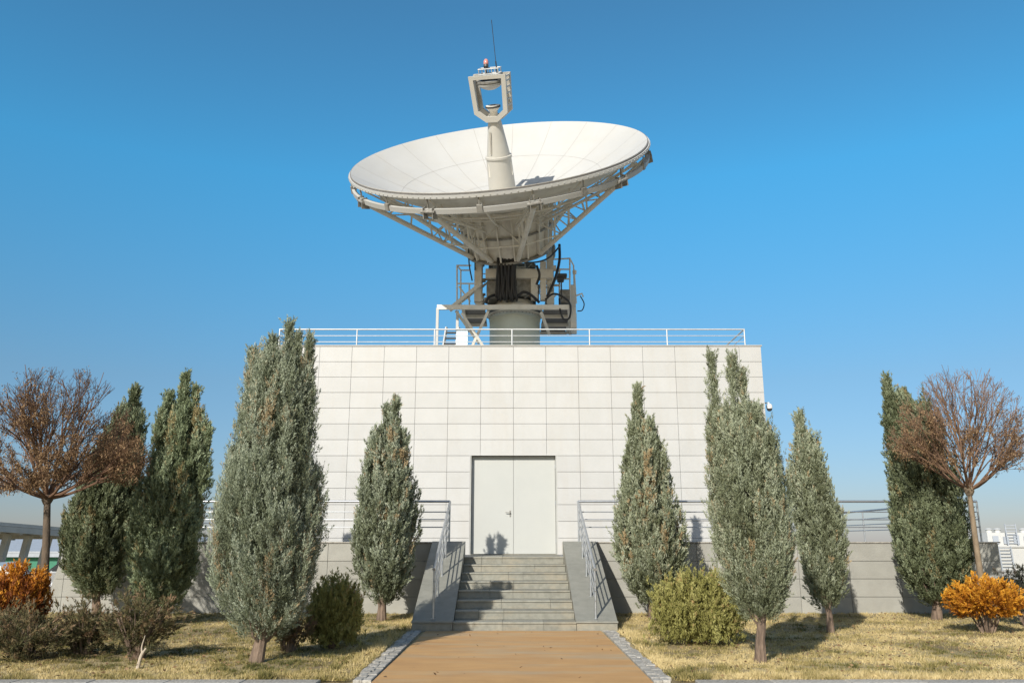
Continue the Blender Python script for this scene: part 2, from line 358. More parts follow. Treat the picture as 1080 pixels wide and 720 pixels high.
# ------------------------------------------------------------------ conifers
def cypress(label, base_px, Y, rows, mat, nplume, per, spikes=(), trunk_r=0.09, lean=0.0, leaf=0.06, wid=0.017, twin=False, low=0.0, plen=(0.38, 0.80), tl=0.22, tr=0.038):
    bx = at(base_px[0], base_px[1], Y).x; base = Vector((bx, Y, 0.0))
    root = empty('columnar_juniper', base, label, 'tree', 'columnar junipers planted along the terrace')
    z, c, r = sil(rows, Y)
    zb, zt = z[0], z[-1]; H = zt - zb
    zz = np.linspace(zb, zt, 300); rr = np.interp(zz, z, r)
    w = np.clip(rr, 0.02, None) ** 1.0; cdf = np.cumsum(w) / w.sum()
    zs = np.interp(RNG.random(nplume), cdf, zz)
    sc = 0.72 + 0.5 * np.clip(np.interp(zs, z, r), 0, 1)
    major = RNG.random(nplume) < 0.24            # long flame-shaped branches whose tips leave the crown's outline
    L = RNG.uniform(plen[0], plen[1], nplume) * np.where(major, 1.75, 0.85)
    top = np.minimum(zs + L * 0.6, zt - 0.14 - 0.40 * RNG.random(nplume) ** 1.3)
    bot = np.maximum(top - L, zb - 0.05 + 0.12 * RNG.random(nplume))
    core = (RNG.random(nplume) < 0.24) & ~major
    f = np.where(core, RNG.uniform(.2, .6, nplume), np.where(major, 1 - .14 * RNG.random(nplume), RNG.uniform(.52, .86, nplume)))
    th = RNG.random(nplume) * 2 * np.pi
    lob = 1.0 + 0.09 * np.sin(th * 3 + zs * 1.7 + bx) + 0.07 * np.sin(th * 5 - zs * 2.9) + 0.075 * RNG.normal(size=nplume)
    stray = RNG.random(nplume) < .05; lob[stray] += .10
    def pos(zv, fr):
        cc = np.interp(zv, z, c); ra = np.interp(zv, z, r) * 0.83
        return np.stack([cc + np.cos(th) * ra * fr * lob, Y + np.sin(th) * ra * fr * lob, zv], 1)
    pb = pos(bot, f * (0.90 + 0.06 * RNG.random(nplume))); ze = np.where(major, top - L * .33, top); pt = pos(np.minimum(ze, zt - .10), f); pt[:, 2] = top
    out_ = RNG.uniform(-.01, .05, nplume); pt[:, 0] += np.cos(th) * out_; pt[:, 1] += np.sin(th) * out_
    pd = pt - pb; pl = np.linalg.norm(pd, axis=1); pd = unit(pd)
    pr = RNG.uniform(0.055, 0.10, nplume) * sc * np.where(core, 1.3, 1) * np.where(major, 1.35, .95)
    rt = np.interp(np.minimum(top, zt - .02), z, r); pr = np.minimum(pr, .035 + rt * .35)
    patch = np.array([mnoise.noise(Vector((p[0] * 2.2, p[1] * 2.2, p[2] * 1.3 + bx))) for p in pb])
    pt_ = 0.46 + 0.17 * RNG.normal(size=nplume) + patch * 0.30
    dead = (RNG.random(nplume) < 0.015) | (patch > 0.60)
    pt_[dead] = 1.0
    nt_ = max(6, round(per / 24)); pt_ = pt_ + np.where(major, .06, 0)
    parts = []
    for sel, k_ in ((major, 2.1), (~major, .8)):
        parts.append(tufted(pb[sel], pd[sel], pl[sel], pr[sel], pt_[sel], round(nt_ * k_), 34, leaf * .86, wid * .80, tl, tr))
    for (sx, yt, yb, wpx) in spikes:         # free-standing leaders
        a, b = at(sx, yt, Y), at(sx, yb, Y); a.z -= .15
        hh = a.z - b.z; wr = wpx / FPX * Y * 0.43
        k = int(14 + 170 * hh * wr); u = RNG.random(k); th2 = RNG.random(k) * 6.28
        zl = b.z + u * hh * 0.86
        rad = wr * np.clip(1 - u, .02, 1) ** .9 * np.sqrt(RNG.random(k))
        yc = Y + RNG.uniform(-.12, .12)
        p0 = np.stack([b.x + np.cos(th2) * rad, yc + np.sin(th2) * rad, zl], 1)
        dd = unit(np.stack([RNG.normal(size=k) * 0.05 - np.cos(th2) * rad * .15, RNG.normal(size=k) * 0.05, np.ones(k)], 1))
        ll = np.clip(a.z - .07 - zl, .06, RNG.uniform(0.25, 0.5, k))
        parts.append(tufted(p0, dd, ll, np.full(k, 0.048) * (1.08 - u), np.full(k, 0.48) + 0.14 * RNG.normal(size=k), max(5, nt_ // 2), 34, leaf * .86, wid * .80, tl * .8, tr * (.9)))
    B, D, LL, WW, TT = [np.concatenate(q) for q in zip(*parts)]
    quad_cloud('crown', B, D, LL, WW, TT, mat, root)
    # trunk with a few inner limbs
    mb = MB(); zc = zb + 0.35 * H
    pts, rs = [], []
    for i in range(9):
        t = i / 8; zv = t * (zb + H * 0.8)
        cx = np.interp(zv, z, c) if zv > zb + .3 else bx + (np.interp(zb + .3, z, c) - bx) * (zv / (zb + .3)) 
        pts.append((cx + 0.02 * math.sin(i * 2.1 + bx), Y + 0.02 * math.cos(i * 1.7), zv - 0.06)); rs.append(trunk_r * (1.35 if i == 0 else (1 - 0.85 * t)))
    mb.tube(pts, rs, 9)
    for i in range(22):
        zv = zb * 0.75 + RNG.random() * H * 0.55; a = RNG.random() * 6.28
        rr_ = np.interp(zv + .25, z, r) * 0.72; cc = np.interp(zv, z, c)
        p0 = Vector((cc, Y, zv)); p1 = p0 + Vector((math.cos(a) * rr_ * .55, math.sin(a) * rr_ * .55, .14)); p2 = p0 + Vector((math.cos(a) * rr_, math.sin(a) * rr_, .5))
        mb.tube([p0, p1, p2], [trunk_r * .3, trunk_r * .2, .006], 5)
    mb.build('trunk', M['bark_red'], root, smooth=True)
    return root

cypress('dark green conical juniper beneath the left bare tree\'s crown, leftmost of the junipers', (103, 645), 19.1,
        [(425, 131, 139), (445, 120, 151), (485, 105, 151), (525, 82, 146), (560, 67, 143), (585, 62, 138), (610, 67, 133), (625, 85, 125), (633, 97, 112)],
        M['juniper_dark'], 700, 216, spikes=[(135, 404, 470, 20)], leaf=0.075, wid=0.024)
cypress('narrow juniper with several upright tips, second from the left, behind the low brown shrubs', (168, 652), 17.4,
        [(425, 181, 198), (445, 170, 207), (470, 160, 219), (510, 150, 217), (560, 138, 212), (600, 134, 209), (625, 136, 200), (645, 150, 185)],
        M['juniper_blue'], 720, 240, spikes=[(188, 388, 470, 24), (214, 445, 530, 15), (199, 402, 470, 16), (176, 412, 470, 14)], leaf=0.07, wid=0.021)
cypress('tallest and broadest juniper, leaning slightly, in front of the white building\'s left edge', (268, 700), 12.1,
        [(366, 284, 314), (386, 266, 325), (431, 255, 328), (487, 240, 332), (542, 224, 338), (575, 219, 342), (609, 217, 339), (642, 230, 333), (664, 250, 314), (676, 262, 290)],
        M['juniper'], 1150, 312, spikes=[(299, 330, 440, 34), (262, 362, 470, 22), (322, 345, 450, 22), (282, 348, 440, 26), (310, 344, 430, 20)], trunk_r=0.085, leaf=0.042, wid=0.0115, plen=(0.34, 0.72), tl=.19, tr=.030)
cypress('twin tipped grey-green juniper left of the staircase', (402, 655), 18.3,
        [(452, 405, 418), (472, 390, 427), (514, 377, 436), (542, 372, 439), (587, 367, 439), (609, 371, 436), (628, 386, 424), (640, 397, 412)],
        M['juniper'], 560, 216, spikes=[(415, 416, 500, 19), (405, 421, 500, 17), (424, 450, 520, 15), (394, 462, 530, 12)], leaf=0.068, wid=0.021)
cypress('teardrop shaped juniper with one thin tip, just right of the staircase', (690, 655), 18.3,
        [(440, 671, 682), (460, 666, 690), (488, 661, 699), (514, 653, 708), (551, 646, 721), (577, 645, 728), (604, 651, 726), (625, 663, 713), (642, 680, 699)],
        M['juniper_warm'], 640, 216, spikes=[(675, 402, 490, 22), (685, 440, 500, 12)], leaf=0.068, wid=0.021)
cypress('large juniper with three pointed tops on a reddish trunk, before the building\'s right edge', (803, 700), 12.1,
        [(425, 768, 790), (450, 754, 806), (477, 748, 815), (514, 747, 828), (551, 749, 839), (577, 751, 843), (614, 761, 840), (635, 773, 832), (655, 790, 816)],
        M['juniper_warm'], 820, 312, spikes=[(758, 363, 500, 24), (778, 365, 480, 24), (790, 381, 480, 24), (800, 420, 490, 14)], trunk_r=0.072, leaf=0.042, wid=0.0115, plen=(0.34, 0.72), tl=.19, tr=.030)
cypress('slim juniper on a thin bare trunk, standing clear of the building on its right', (877, 668), 15.9,
        [(455, 845, 853), (470, 842, 859), (490, 838, 867), (525, 837, 876), (560, 838, 887), (585, 842, 891), (610, 845, 891), (630, 855, 887), (643, 866, 882)],
        M['juniper_warm'], 420, 240, spikes=[(848, 430, 500, 14), (839, 492, 540, 10)], trunk_r=0.06, leaf=0.06, wid=0.018)
cypress('broad dark juniper behind the right bare tree, rightmost of the junipers', (988, 655), 18.6,
        [(412, 940, 958), (430, 937, 972), (460, 936, 990), (510, 936, 1007), (550, 938, 1024), (585, 940, 1029), (610, 947, 1027), (630, 965, 1015), (640, 978, 1003)],
        M['juniper_dark'], 780, 216, spikes=[(945, 391, 470, 20), (960, 408, 470, 16)], leaf=0.07, wid=0.022)

# ------------------------------------------------------------------ bare grafted trees
def bare_tree(label, base, head, lean, rx, rz, seed, nlimb=11, leaves=5200, leafbias=(0, 0), bark='bark', twig='twig', straight=1.0, tr=.085, pols=(80, 45, 64, 22, 76, 34), kidn=(7, 4, 4, 2)):
    rs = random.Random(seed)
    base, head = Vector(base), Vector(head)
    root = empty('leafless_tree', base, label, 'tree', 'bare grafted trees with withered leaves')
    tb = MB()
    mid = base.lerp(head, .5) + Vector(lean)
    cp = curve_pts([base - Vector((0, 0, .08)), mid, head], 8)
    n = len(cp); tb.tube(cp, [tr * (1 - .32 * i / (n - 1)) * (1.25 if i == 0 else 1) for i in range(n)], 10)
    tb.lathe([(0.0, -.12), (0.06, -.10), (0.10, -.02), (0.095, .06), (0.04, .12), (0, .13)], head, n=12)
    tb.build('trunk', M[bark], root, smooth=True)
    cb = MB(); leafpos = []
    def inside(p):
        q = p - head
        return math.sqrt((q.x / rx) ** 2 + (q.y / rx) ** 2 + (max(q.z, 0) / rz) ** 2)
    def grow(p, d, length, r, lvl):
        pts, rad = [p], [r]; k = 5 if lvl == 0 else 4; q = p
        for i in range(k):
            lift = .10 if lvl == 0 else .04
            d = (d + Vector((rs.gauss(0, .09), rs.gauss(0, .09), rs.gauss(lift, .07)))).normalized()
            q = q + d * length / k; pts.append(q); rad.append(max(r * (1 - .60 * (i + 1) / k), .0032))
            if lvl >= 1: leafpos.append((q.x, q.y, q.z, lvl))
            if inside(q) > 1.0: break
        cb.tube(pts, rad, 6 if lvl < 2 else 3, caps=False)
        if lvl >= 4: return
        kids = kidn[lvl]; nk = len(pts) - 1
        for j in range(kids):
            t = .28 + .72 * (j + rs.random()) / kids
            bi = min(int(t * nk + .5), nk); bp = pts[bi]
            az = rs.random() * 6.28; spread = [.42, .44, .48, .55][lvl] * straight
            o = d.orthogonal().normalized(); o2 = d.cross(o)
            dl = (pts[bi] - pts[bi - 1]).normalized()
            nd = (dl + (o * math.cos(az) + o2 * math.sin(az)) * spread * rs.uniform(.6, 1.2)).normalized()
            if nd.z < 0: nd.z *= .3
            if inside(bp) < .97: grow(bp, nd.normalized(), length * rs.uniform(.45, .62), rad[bi] * .72, lvl + 1)
    for i in range(nlimb):
        az = 2 * math.pi * (i + rs.random() * .5) / nlimb + 0.3
        pol = R(pols[i % 6]) * rs.uniform(.92, 1.06)
        d = Vector((math.cos(az) * math.sin(pol), math.sin(az) * math.sin(pol), math.cos(pol)))
        reach = 1 / math.sqrt((math.sin(pol) / rx) ** 2 + (math.cos(pol) / rz) ** 2)
        grow(head, d, reach * .80, tr * .38, 0)
    cr = cb.build('crown', M[twig], root, fix=False)
    lp = np.array(leafpos)
    q = lp[:, :3] - np.array(head)
    w = np.exp(-((q[:, 2] - rz * .22) / (rz * .34)) ** 2) * (1 + leafbias[0] * q[:, 0]) + 0.05
    w = np.clip(w, 0.01, None); w /= w.sum()
    cen = RNG.choice(len(lp), leaves // 9, p=w); ids = cen[RNG.integers(0, len(cen), leaves)]
    B = lp[ids, :3] + RNG.normal(size=(leaves, 3)) * np.array([0.028, 0.028, 0.04])
    D = unit(RNG.normal(size=(leaves, 3)) * 0.5 + np.array([0, 0, -0.9]))
    quad_cloud('dry_leaves', B, D, RNG.uniform(.03, .065, leaves), RNG.uniform(.010, .022, leaves), RNG.random(leaves), M['dryleaf'], cr)
    return root

hb = at(50, 526, 15.5)
bare_tree('bare tree with a wide flat-bottomed crown of brown withered leaves, left end of the lawn', (at(44, 650, 15.5).x, 15.5, 0), hb, (0.03, 0, 0), 1.75, 2.45, 5, nlimb=17, leaves=32000, bark='bark_dark', twig='twig_dark', straight=1.15)
hb = at(1022, 517, 17.0)
bare_tree('bare fan-shaped tree on a slanting pale trunk behind the golden shrub', (at(1042, 650, 17.0).x, 17.0, 0), hb, (-0.02, 0, 0), 1.55, 2.50, 11, nlimb=17, leaves=10000, pols=(72, 40, 56, 15, 64, 28), straight=.95, tr=.066, kidn=(7, 4, 3, 2), leafbias=(-.4, 0))

# ------------------------------------------------------------------ shrubs
def shrub(name, label, px, Y, rx, h, mat, nplume, per, group=None, pl=(0.12, 0.28), upright=0.3, zlow=0.15, leaf=0.05, wid=0.014, tint=0.45, stems=12, top_tint=0.0, ry=None, narrow=0.45, prad=(0.025, 0.05), wild=.05):
    bx = at(px, 650, Y).x; base = Vector((bx, Y, 0)); ry = ry or rx
    root = empty(name, base, label, 'shrub', group)
    th = RNG.random(nplume) * 6.283; u = RNG.random(nplume)
    ph = np.arccos(1 - 1.55 * u)                       # from the top down past the equator
    f = 1 - .5 * RNG.random(nplume) ** 2
    lob = 1 + .08 * np.sin(3 * th + 1.3 * bx) + .06 * np.sin(7 * th + ph * 4) + wild * RNG.normal(size=nplume)
    nz = np.cos(ph); nr = np.sin(ph)
    cz = zlow * h + (h - zlow * h) * .48
    zz = cz + (h - cz) * nz * f * lob
    tap = np.where(nz < 0, 1 + nz * narrow, 1)
    end = np.stack([bx + np.cos(th) * nr * rx * f * lob * tap, Y + np.sin(th) * nr * ry * f * lob * tap, zz], 1)
    out = unit(np.stack([np.cos(th) * nr, np.sin(th) * nr, np.clip(nz, -.2, 1)], 1))
    d = unit(out * (1 - upright) + np.array([0, 0, 1]) * upright + RNG.normal(size=(nplume, 3)) * (.07 + wild))
    L = RNG.uniform(pl[0], pl[1], nplume)
    pb = end - d * L[:, None]; pb[:, 2] = np.maximum(pb[:, 2], 0.03)
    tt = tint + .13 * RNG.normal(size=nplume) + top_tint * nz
    B, D, LL, WW, TT = tufted(pb, d, L, RNG.uniform(prad[0], prad[1], nplume), tt, max(3, per // 11), 14, leaf, wid, tl=.09 if per < 100 else .14, tr=.020)
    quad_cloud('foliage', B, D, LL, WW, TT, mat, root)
    mb = MB(); rs = random.Random(int(px))
    for i in range(stems):
        a = rs.random() * 6.28; p0 = Vector((bx + .06 * math.cos(a), Y + .06 * math.sin(a), -.03))
        k = rs.uniform(.35, .75); p2 = Vector((bx + rx * k * math.cos(a), Y + ry * k * math.sin(a), h * rs.uniform(.45, .8)))
        p1 = p0.lerp(p2, .45) + Vector((0, 0, .06))
        mb.tube([p0, p1, p2], [.022, .014, .005], 5, caps=False)
    mb.build('stem', M['bark_red'], root, smooth=True)
    return root

shrub('golden_shrub', 'rounded golden-yellow thuja shrub on the lawn at the right, in front of the slanting trunk', 1040, 15.7, 0.64, 0.98, M['gold'], 700, 42, zlow=.18, leaf=0.045, wid=0.017, tint=.5, top_tint=.14, narrow=.6)
shrub('orange_shrub', 'rust orange upright thuja shrub at the far left edge', 14, 14.6, 0.52, 1.20, M['rust'], 210, 150, pl=(.35, .60), upright=.9, leaf=0.055, wid=0.018, tint=.45, top_tint=.25, prad=(.045, .07))
shrub('globe_shrub', 'yellow-green bushy shrub between the broad juniper and the twin tipped one', 354, 13.8, 0.43, 1.10, M['globe'], 420, 80, group='yellow-green shrubs beside the junipers', pl=(.4, .75), upright=.93, leaf=0.05, wid=0.013, tint=.5, narrow=.35)
shrub('globe_shrub', 'wide yellow-green bushy shrub left of the three-topped juniper', 737, 14.2, 0.74, 1.16, M['globe'], 800, 80, group='yellow-green shrubs beside the junipers', pl=(.4, .75), upright=.88, leaf=0.05, wid=0.013, tint=.48, ry=.55, narrow=.3, wild=.10)
shrub('dark_shrub', 'dark sparse shrub at the right edge behind the golden one', 1084, 17.2, 0.62, 1.15, M['darkshrub'], 150, 24, pl=(.25, .5), upright=.45, leaf=0.07, wid=0.02, tint=.5, stems=22)
shrub('brown_shrub', 'brown twiggy shrub at the foot of the broad juniper', 306, 13.2, 0.34, 0.62, M['lowjun'], 130, 30, pl=(.15, .35), upright=.5, leaf=0.05, wid=0.013, tint=.75, stems=20)
GL = 'low brownish junipers at the left of the lawn'
for (px, Y, rx, h, n, lab) in [
        (148, 12.5, .58, .98, 420, 'spreading brown-green juniper with a pale crooked stem, right end of the low row'),
        (92, 12.9, .62, .80, 420, 'low brown-green juniper in the middle of the low row, below the dark conical juniper'),
        (35, 12.3, .66, .66, 420, 'low brown-green juniper in front of the rust orange shrub'),
        (-8, 13.3, .60, .80, 300, 'low brown-green juniper cut by the left edge of the picture'),
        ]:
    shrub('low_juniper', lab, px, Y, rx, h, M['lowjun'], int(n * .34), 80, group=GL, pl=(.35, .85), upright=.36, zlow=.05, leaf=0.05, wid=0.011, tint=.5, stems=34, narrow=.1, prad=(.022, .045), wild=.16)
mb = MB()
p = at(143, 705, 11.7)
o_ = empty('pale_stump', (p.x, 11.75, 0), 'pale crooked dead stem standing in front of the low brown junipers', 'stump')
mb.tube(curve_pts([(p.x, 11.75, -.04), (p.x + .03, 11.76, .15), (p.x + .07, 11.8, .24)], 5), [.026] * 3 + [.022] * 5 + [.014] * 3, 8)
mb.tube(curve_pts([(p.x + .04, 11.76, .18), (p.x + .01, 11.8, .26), (p.x + .02, 11.85, .40)], 5), [.014 - .001 * i for i in range(11)], 6)
mb.build('stem', surf('bleached_wood', (0.50, 0.43, 0.34), (0.35, 0.28, 0.2), scale=20, rough=.9), o_, smooth=True)

# ------------------------------------------------------------------ ground, path, kerbs
def build_ground():
    xs = [-3000, -800, -200, -60, -30] + [-20 + i * 0.5 for i in range(81)] + [30, 60, 200, 800, 3000]
    ys = [-60, -20, 0, 6] + [9 + i * 0.5 for i in range(28)] + [23 + i * 3 for i in range(17)] + [90, 150, 400, 1200, 4000]
    vs, fs = [], []
    for y in ys:
        for x in xs:
            z = ground_z(x, y)
            if 10.9 < y < 20.5 and abs(x) > 2.3 and abs(x) < 25: z += 0.035 * mnoise.noise(Vector((x * .5, y * .5, 0))) + 0.01
            else: z -= 0.015
            vs.append((x, y, z))
    n = len(xs)
    for j in range(len(ys) - 1):
        for i in range(n - 1):
            a = j * n + i; fs.append((a, a + 1, a + n + 1, a + n))
    return MB().add(vs, fs)
tag(build_ground().build('ground', M['soil'], smooth=True), kind='structure')

pb_ = MB()                                   # rust coloured concrete path to the stairs
pv = []
for (y, a, b) in [(4, -1.68, 1.69), (10.62, -1.68, 1.69), (12, -1.67, 1.69), (14, -1.64, 1.68), (16.36, -1.62, 1.67)]:
    pv += [(a, y, 0.008), (b, y, 0.008)]
pb_.add(pv, [(2 * i, 2 * i + 1, 2 * i + 3, 2 * i + 2) for i in range(4)])
tag(pb_.build('path', M['path'], fix=False), kind='structure')

def kerb_line(x0, x1, y0, y1, step, z=0.018):
    """row of rough-cut stones with uneven outer edges"""
    mb = MB(); y = y0; sgn = -1 if x0 < 0 else 1
    while y < y1 - .02:
        e = min(y + step * RNG.uniform(.7, 1.3), y1); xm = (x0 + x1) / 2 + RNG.uniform(-.03, .03)
        for (a, b) in ((x0 + (RNG.uniform(-.03, .045) if sgn < 0 else 0), xm - .003), (xm + .003, x1 + (RNG.uniform(-.045, .03) if sgn > 0 else 0))):
            mb.box((a, y + .003, -.15), (b, e - .003, z + RNG.uniform(-.006, .008)), .007)
        y = e
    return mb
k1 = kerb_line(-1.93, -1.70, 10.63, 16.34, .17); tag(k1.build('path_kerb', M['kerb']), kind='structure')
k2 = kerb_line(1.71, 1.93, 10.63, 16.34, .17); tag(k2.build('path_kerb', M['kerb']), kind='structure')
mb = MB(); x = -14.0
while x < 14:
    e = x + .9
    if not (x > -2.8 and x < 1.7): mb.box((x + .004, 10.36, -.15), (e - .004, 10.62, .03 + RNG.uniform(-.003, .003)), .01)
    x = e
tag(mb.build('lawn_kerb', M['kerb']), kind='structure')
mb = MB()
mb.add([(-14, 5, -.004), (-1.69, 5, -.004), (-1.69, 10.35, -.004), (-14, 10.35, -.004)], [(0, 1, 2, 3)])
mb.add([(1.70, 5, -.004), (14, 5, -.004), (14, 10.35, -.004), (1.70, 10.35, -.004)], [(0, 1, 2, 3)])
tag(mb.build('pavement', M['road'], fix=False), kind='structure')

def lawn():
    n = 620000
    y = 10.64 + (20.2 - 10.64) * RNG.random(n) ** 1.35
    hw = 1 + y * 0.66
    x = (RNG.random(n) * 2 - 1) * hw
    keep = ~((x > -1.96) & (x < 1.95) & (y < 16.8)) & ~((np.abs(x - .05) < 1.98) & (y > 16.3))
    x, y = x[keep], y[keep]; n = len(x)
    f = lambda s, o: np.sin(x * s + o) * np.cos(y * s * 1.7 + o * 2) + .6 * np.sin(x * s * 2.3 + y * s * 1.9 + o)
    big = f(.55, .7) + .6 * f(1.6, 2.1); fine = f(4.3, 1.1) + .7 * f(9.1, 4.0)
    dens = .66 + .22 * fine + .12 * big
    tuft = np.array([mnoise.noise(Vector((a * 4.5, b * 4.5, 7.0))) + .6 * mnoise.noise(Vector((a * 13, b * 13, 1.0))) for a, b in zip(x, y)])
    wide = np.array([mnoise.noise(Vector((a * .8, b * 1.1, 3.0))) for a, b in zip(x, y)])
    dens = np.clip(.55 + 1.2 * tuft + .5 * wide, .06, 1)
    k = RNG.random(n) < dens; x, y, big, fine, tuft, wide = x[k], y[k], big[k], fine[k], tuft[k], wide[k]; n = len(x)
    z = np.array([0.035 * mnoise.noise(Vector((a * .5, b * .5, 0))) + 0.005 for a, b in zip(x, y)])
    green = np.where(x < 0, .14, -.06)
    tint = .72 - green + .75 * wide - .50 * tuft + .05 * big + .16 * RNG.normal(size=n)
    edge = (y < 10.95) | (np.abs(np.abs(x) - 2.1) < .12)
    h = RNG.uniform(.018, .055, n) * (1 + 1.1 * np.clip(tuft, -.5, 1)) * np.where(edge, 1.7, 1)
    tint = np.where(edge, tint + .18, tint)
    d = unit(np.stack([RNG.normal(size=n) * .6, RNG.normal(size=n) * .6, np.ones(n)], 1))
    g = quad_cloud('grass', np.stack([x, y, z], 1), d, h, RNG.uniform(.006, .013, n), tint, M['grass'], tri=True)
    tag(g, 'short dry yellow lawn grass with greener patches', kind='stuff')
lawn()
n = 3200
yy = 10.7 + 9.3 * RNG.random(n); xx = RNG.normal(size=n) * 2.6 + np.where(RNG.random(n) < .5, -9, 9.5) * yy / 15.5
xx = np.where(RNG.random(n) < .3, (RNG.random(n) * 2 - 1) * 9, xx); onp = (np.abs(xx) < 1.99); keep = ~(onp & (RNG.random(n) < .8)) & ~((np.abs(xx) < 2.1) & (yy > 16.3))
xx, yy, onp = xx[keep], yy[keep], onp[keep]; n = len(xx)
zz_ = np.where(onp, .014, .055)
tag(quad_cloud('leaf_litter', np.stack([xx, yy, zz_], 1), unit(np.stack([RNG.normal(size=n), RNG.normal(size=n), RNG.normal(size=n) * .25], 1)), RNG.uniform(.03, .07, n), RNG.uniform(.015, .035, n), RNG.random(n), M['dryleaf']),
    'fallen brown leaves scattered over the lawn and the path', kind='stuff')

# ------------------------------------------------------------------ stairs
CX = 0.05
Y0, TR, RS, YW = 16.4, 0.53, 0.16, 20.3
st = empty('staircase', (CX, Y0, 0), 'grey granite staircase with eight steps and sloping cheek walls, leading to the white double door', 'stairs')
for i in range(8):
    mb = MB(); z0, z1 = i * RS, (i + 1) * RS; ya = Y0 + i * TR
    yb = ya + TR if i < 7 else 22.85
    cuts = [-1.17] + sorted(random.Random(i).uniform(-.8, .8) if k else random.Random(i * 3).uniform(-.9, -.1) for k in range(2)) + [1.17]
    if cuts[2] - cuts[1] < .3: cuts[2] = cuts[1] + .5
    for a, b in zip(cuts[:-1], cuts[1:]):
        mb.box((CX + a + .003, ya + .012, z0 - (.1 if i == 0 else 0)), (CX + b - .003, ya + .06, z1 - .035), .002)      # riser stone
        mb.box((CX + a + .003, ya - .008, z1 - .033), (CX + b - .003, yb + .01, z1), .004)    # tread slab
    mb.box((CX - 1.165, ya + .062, z0 - .1), (CX + 1.165, yb - .01 , z1 - .036))
    mb.build('step', M['granite'], st)
for s in (-1, 1):
    mb = MB(); xi, xo = CX + s * 1.175, CX + s * 1.94
    a, b = min(xi, xo), max(xi, xo)
    prof = [(Y0 - .02, -.1), (YW + .2, -.1), (YW + .2, 1.60), (YW - .02, 1.60), (Y0 + .10, .14), (Y0 - .02, .14)]
    mb.prism([(a, y, z) for y, z in prof], (b - a, 0, 0))
    mb.build('cheek_wall', M['granite'], st)
    cap = MB(); yy = [Y0 + .09 + (YW - .03 - Y0 - .09) * k / 3 for k in range(4)]
    zz = lambda y: .145 + (y - Y0 - .09) / (YW - .03 - Y0 - .09) * 1.46
    for k in range(3):
        y1_, y2_ = yy[k] + .003, yy[k + 1] - .003
        cap.prism([(a - .012, y1_, zz(y1_)), (a - .012, y2_, zz(y2_)), (a - .012, y2_, zz(y2_) + .035), (a - .012, y1_, zz(y1_) + .035)], (b - a + .024, 0, 0))
    cap.box((a - .012, Y0 - .045, .142), (b + .012, Y0 + .085, .178), .004)
    cap.build('cheek_cap', M['granite_dark'], st)

# ------------------------------------------------------------------ terrace retaining wall
def panel_wall(mb, x0, x1, y, z0, z1, nrow, plen, t=.03, gap=.010, jitter=True):
    hh = (z1 - z0) / nrow
    for r_ in range(nrow):
        n = max(1, round((x1 - x0) / plen)); w = (x1 - x0) / n
        for k in range(n):
            mb.box((x0 + k * w + gap / 2, y - t, z0 + r_ * hh + gap / 2), (x0 + (k + 1) * w - gap / 2, y - .001, z0 + (r_ + 1) * hh - gap / 2), .003)
WT = 1.60
XL0, XL1, XR0, XR1 = -11.0, CX - 1.945, CX + 1.945, 11.6
tw = empty('retaining_wall', (0, YW, 0), 'long grey stone wall of the raised terrace on both sides of the staircase', 'wall')
core = MB()
core.prism([(XL0 - .02, YW, -.2), (XL1, YW, -.2), (XL1, YW, WT - .005), (XL0 + .38, YW, WT - .005)][::-1], (0, .3, 0))
core.box((XR0, YW, -.2), (XR1, YW + .3, WT - .005))
core.box((XL1 - .001, YW + .23, -.2), (CX - 1.18, YW + .3, WT - .006)); core.box((CX + 1.18, YW + .23, -.2), (XR0 + .001, YW + .3, WT - .006))
core.box((XL0 + .1, YW + .31, -.2), (XL0 + .4, 34, WT - .006)); core.box((XR1 - .3, YW + .31, -.2), (XR1, 34, WT - .006))
core.build('core', M['joint'], tw)
stone = MB()
panel_wall(stone, XL0 + .40, XL1, YW, -.04, WT - .01, 4, 1.22)
hh = (WT + .03) / 4
for r_ in range(4):                                          # battered left end
    z0, z1 = -.04 + r_ * hh + .005, -.04 + (r_ + 1) * hh - .005
    f = lambda z: XL0 - .03 + .40 * (z + .04) / (WT + .04)
    stone.prism([(f(z0), YW - .03, z0), (XL0 + .395, YW - .03, z0), (XL0 + .395, YW - .03, z1), (f(z1), YW - .03, z1)], (0, .029, 0))
panel_wall(stone, XR0, XR1, YW, -.04, WT - .01, 4, 1.22)
stone.build('stone_facing', M['wallstone'], tw)
cap = MB()
for (a, b) in ((XL0 + .30, XL1), (XR0, XR1 + .05)):
    n = round((b - a) / 1.22); w = (b - a) / n
    for k in range(n): cap.box((a + k * w + .003, YW - .055, WT - .004), (a + (k + 1) * w - .003, YW + .33, WT + .028), .004)
for s in (-1, 1):
    xa, xb = sorted((CX + s * 1.18, CX + s * 1.945)); cap.box((xa, YW - .03, WT + .001), (xb, YW + .33, WT + .03), .004)
cap.build('coping', M['kerb'], tw)
mb = MB()
for (a, b) in ((XL0 + .4, CX - 1.175), (CX + 1.175, XR1 - .3)): mb.box((a, YW + .3, -.1), (b, 34, 1.275))
tag(mb.build('terrace', M['greyconc']), kind='structure')
lw = MB()
panel_wall(lw, -19, XL0 - .06, YW, -.04, .56, 2, 1.22); lw.box((-19, YW, -.2), (XL0 - .06, YW + .25, .56)); lw.box((-19, YW - .05, .562), (XL0 - .06, YW + .28, .60), .004)
tag(lw.build('low_wall', M['wallstone']), 'low light grey stone wall at the left edge, continuing from the terrace wall', 'wall')
mb = MB(); mb.box((XR1 + .06, 24, -.4), (34, 24.25, .50)); mb.box((XR1 + .06, 23.95, .502), (34, 24.30, .56), .005)
tag(mb.build('low_wall', M['greyconc']), 'low dark grey concrete wall behind the golden shrub at the right', 'wall')

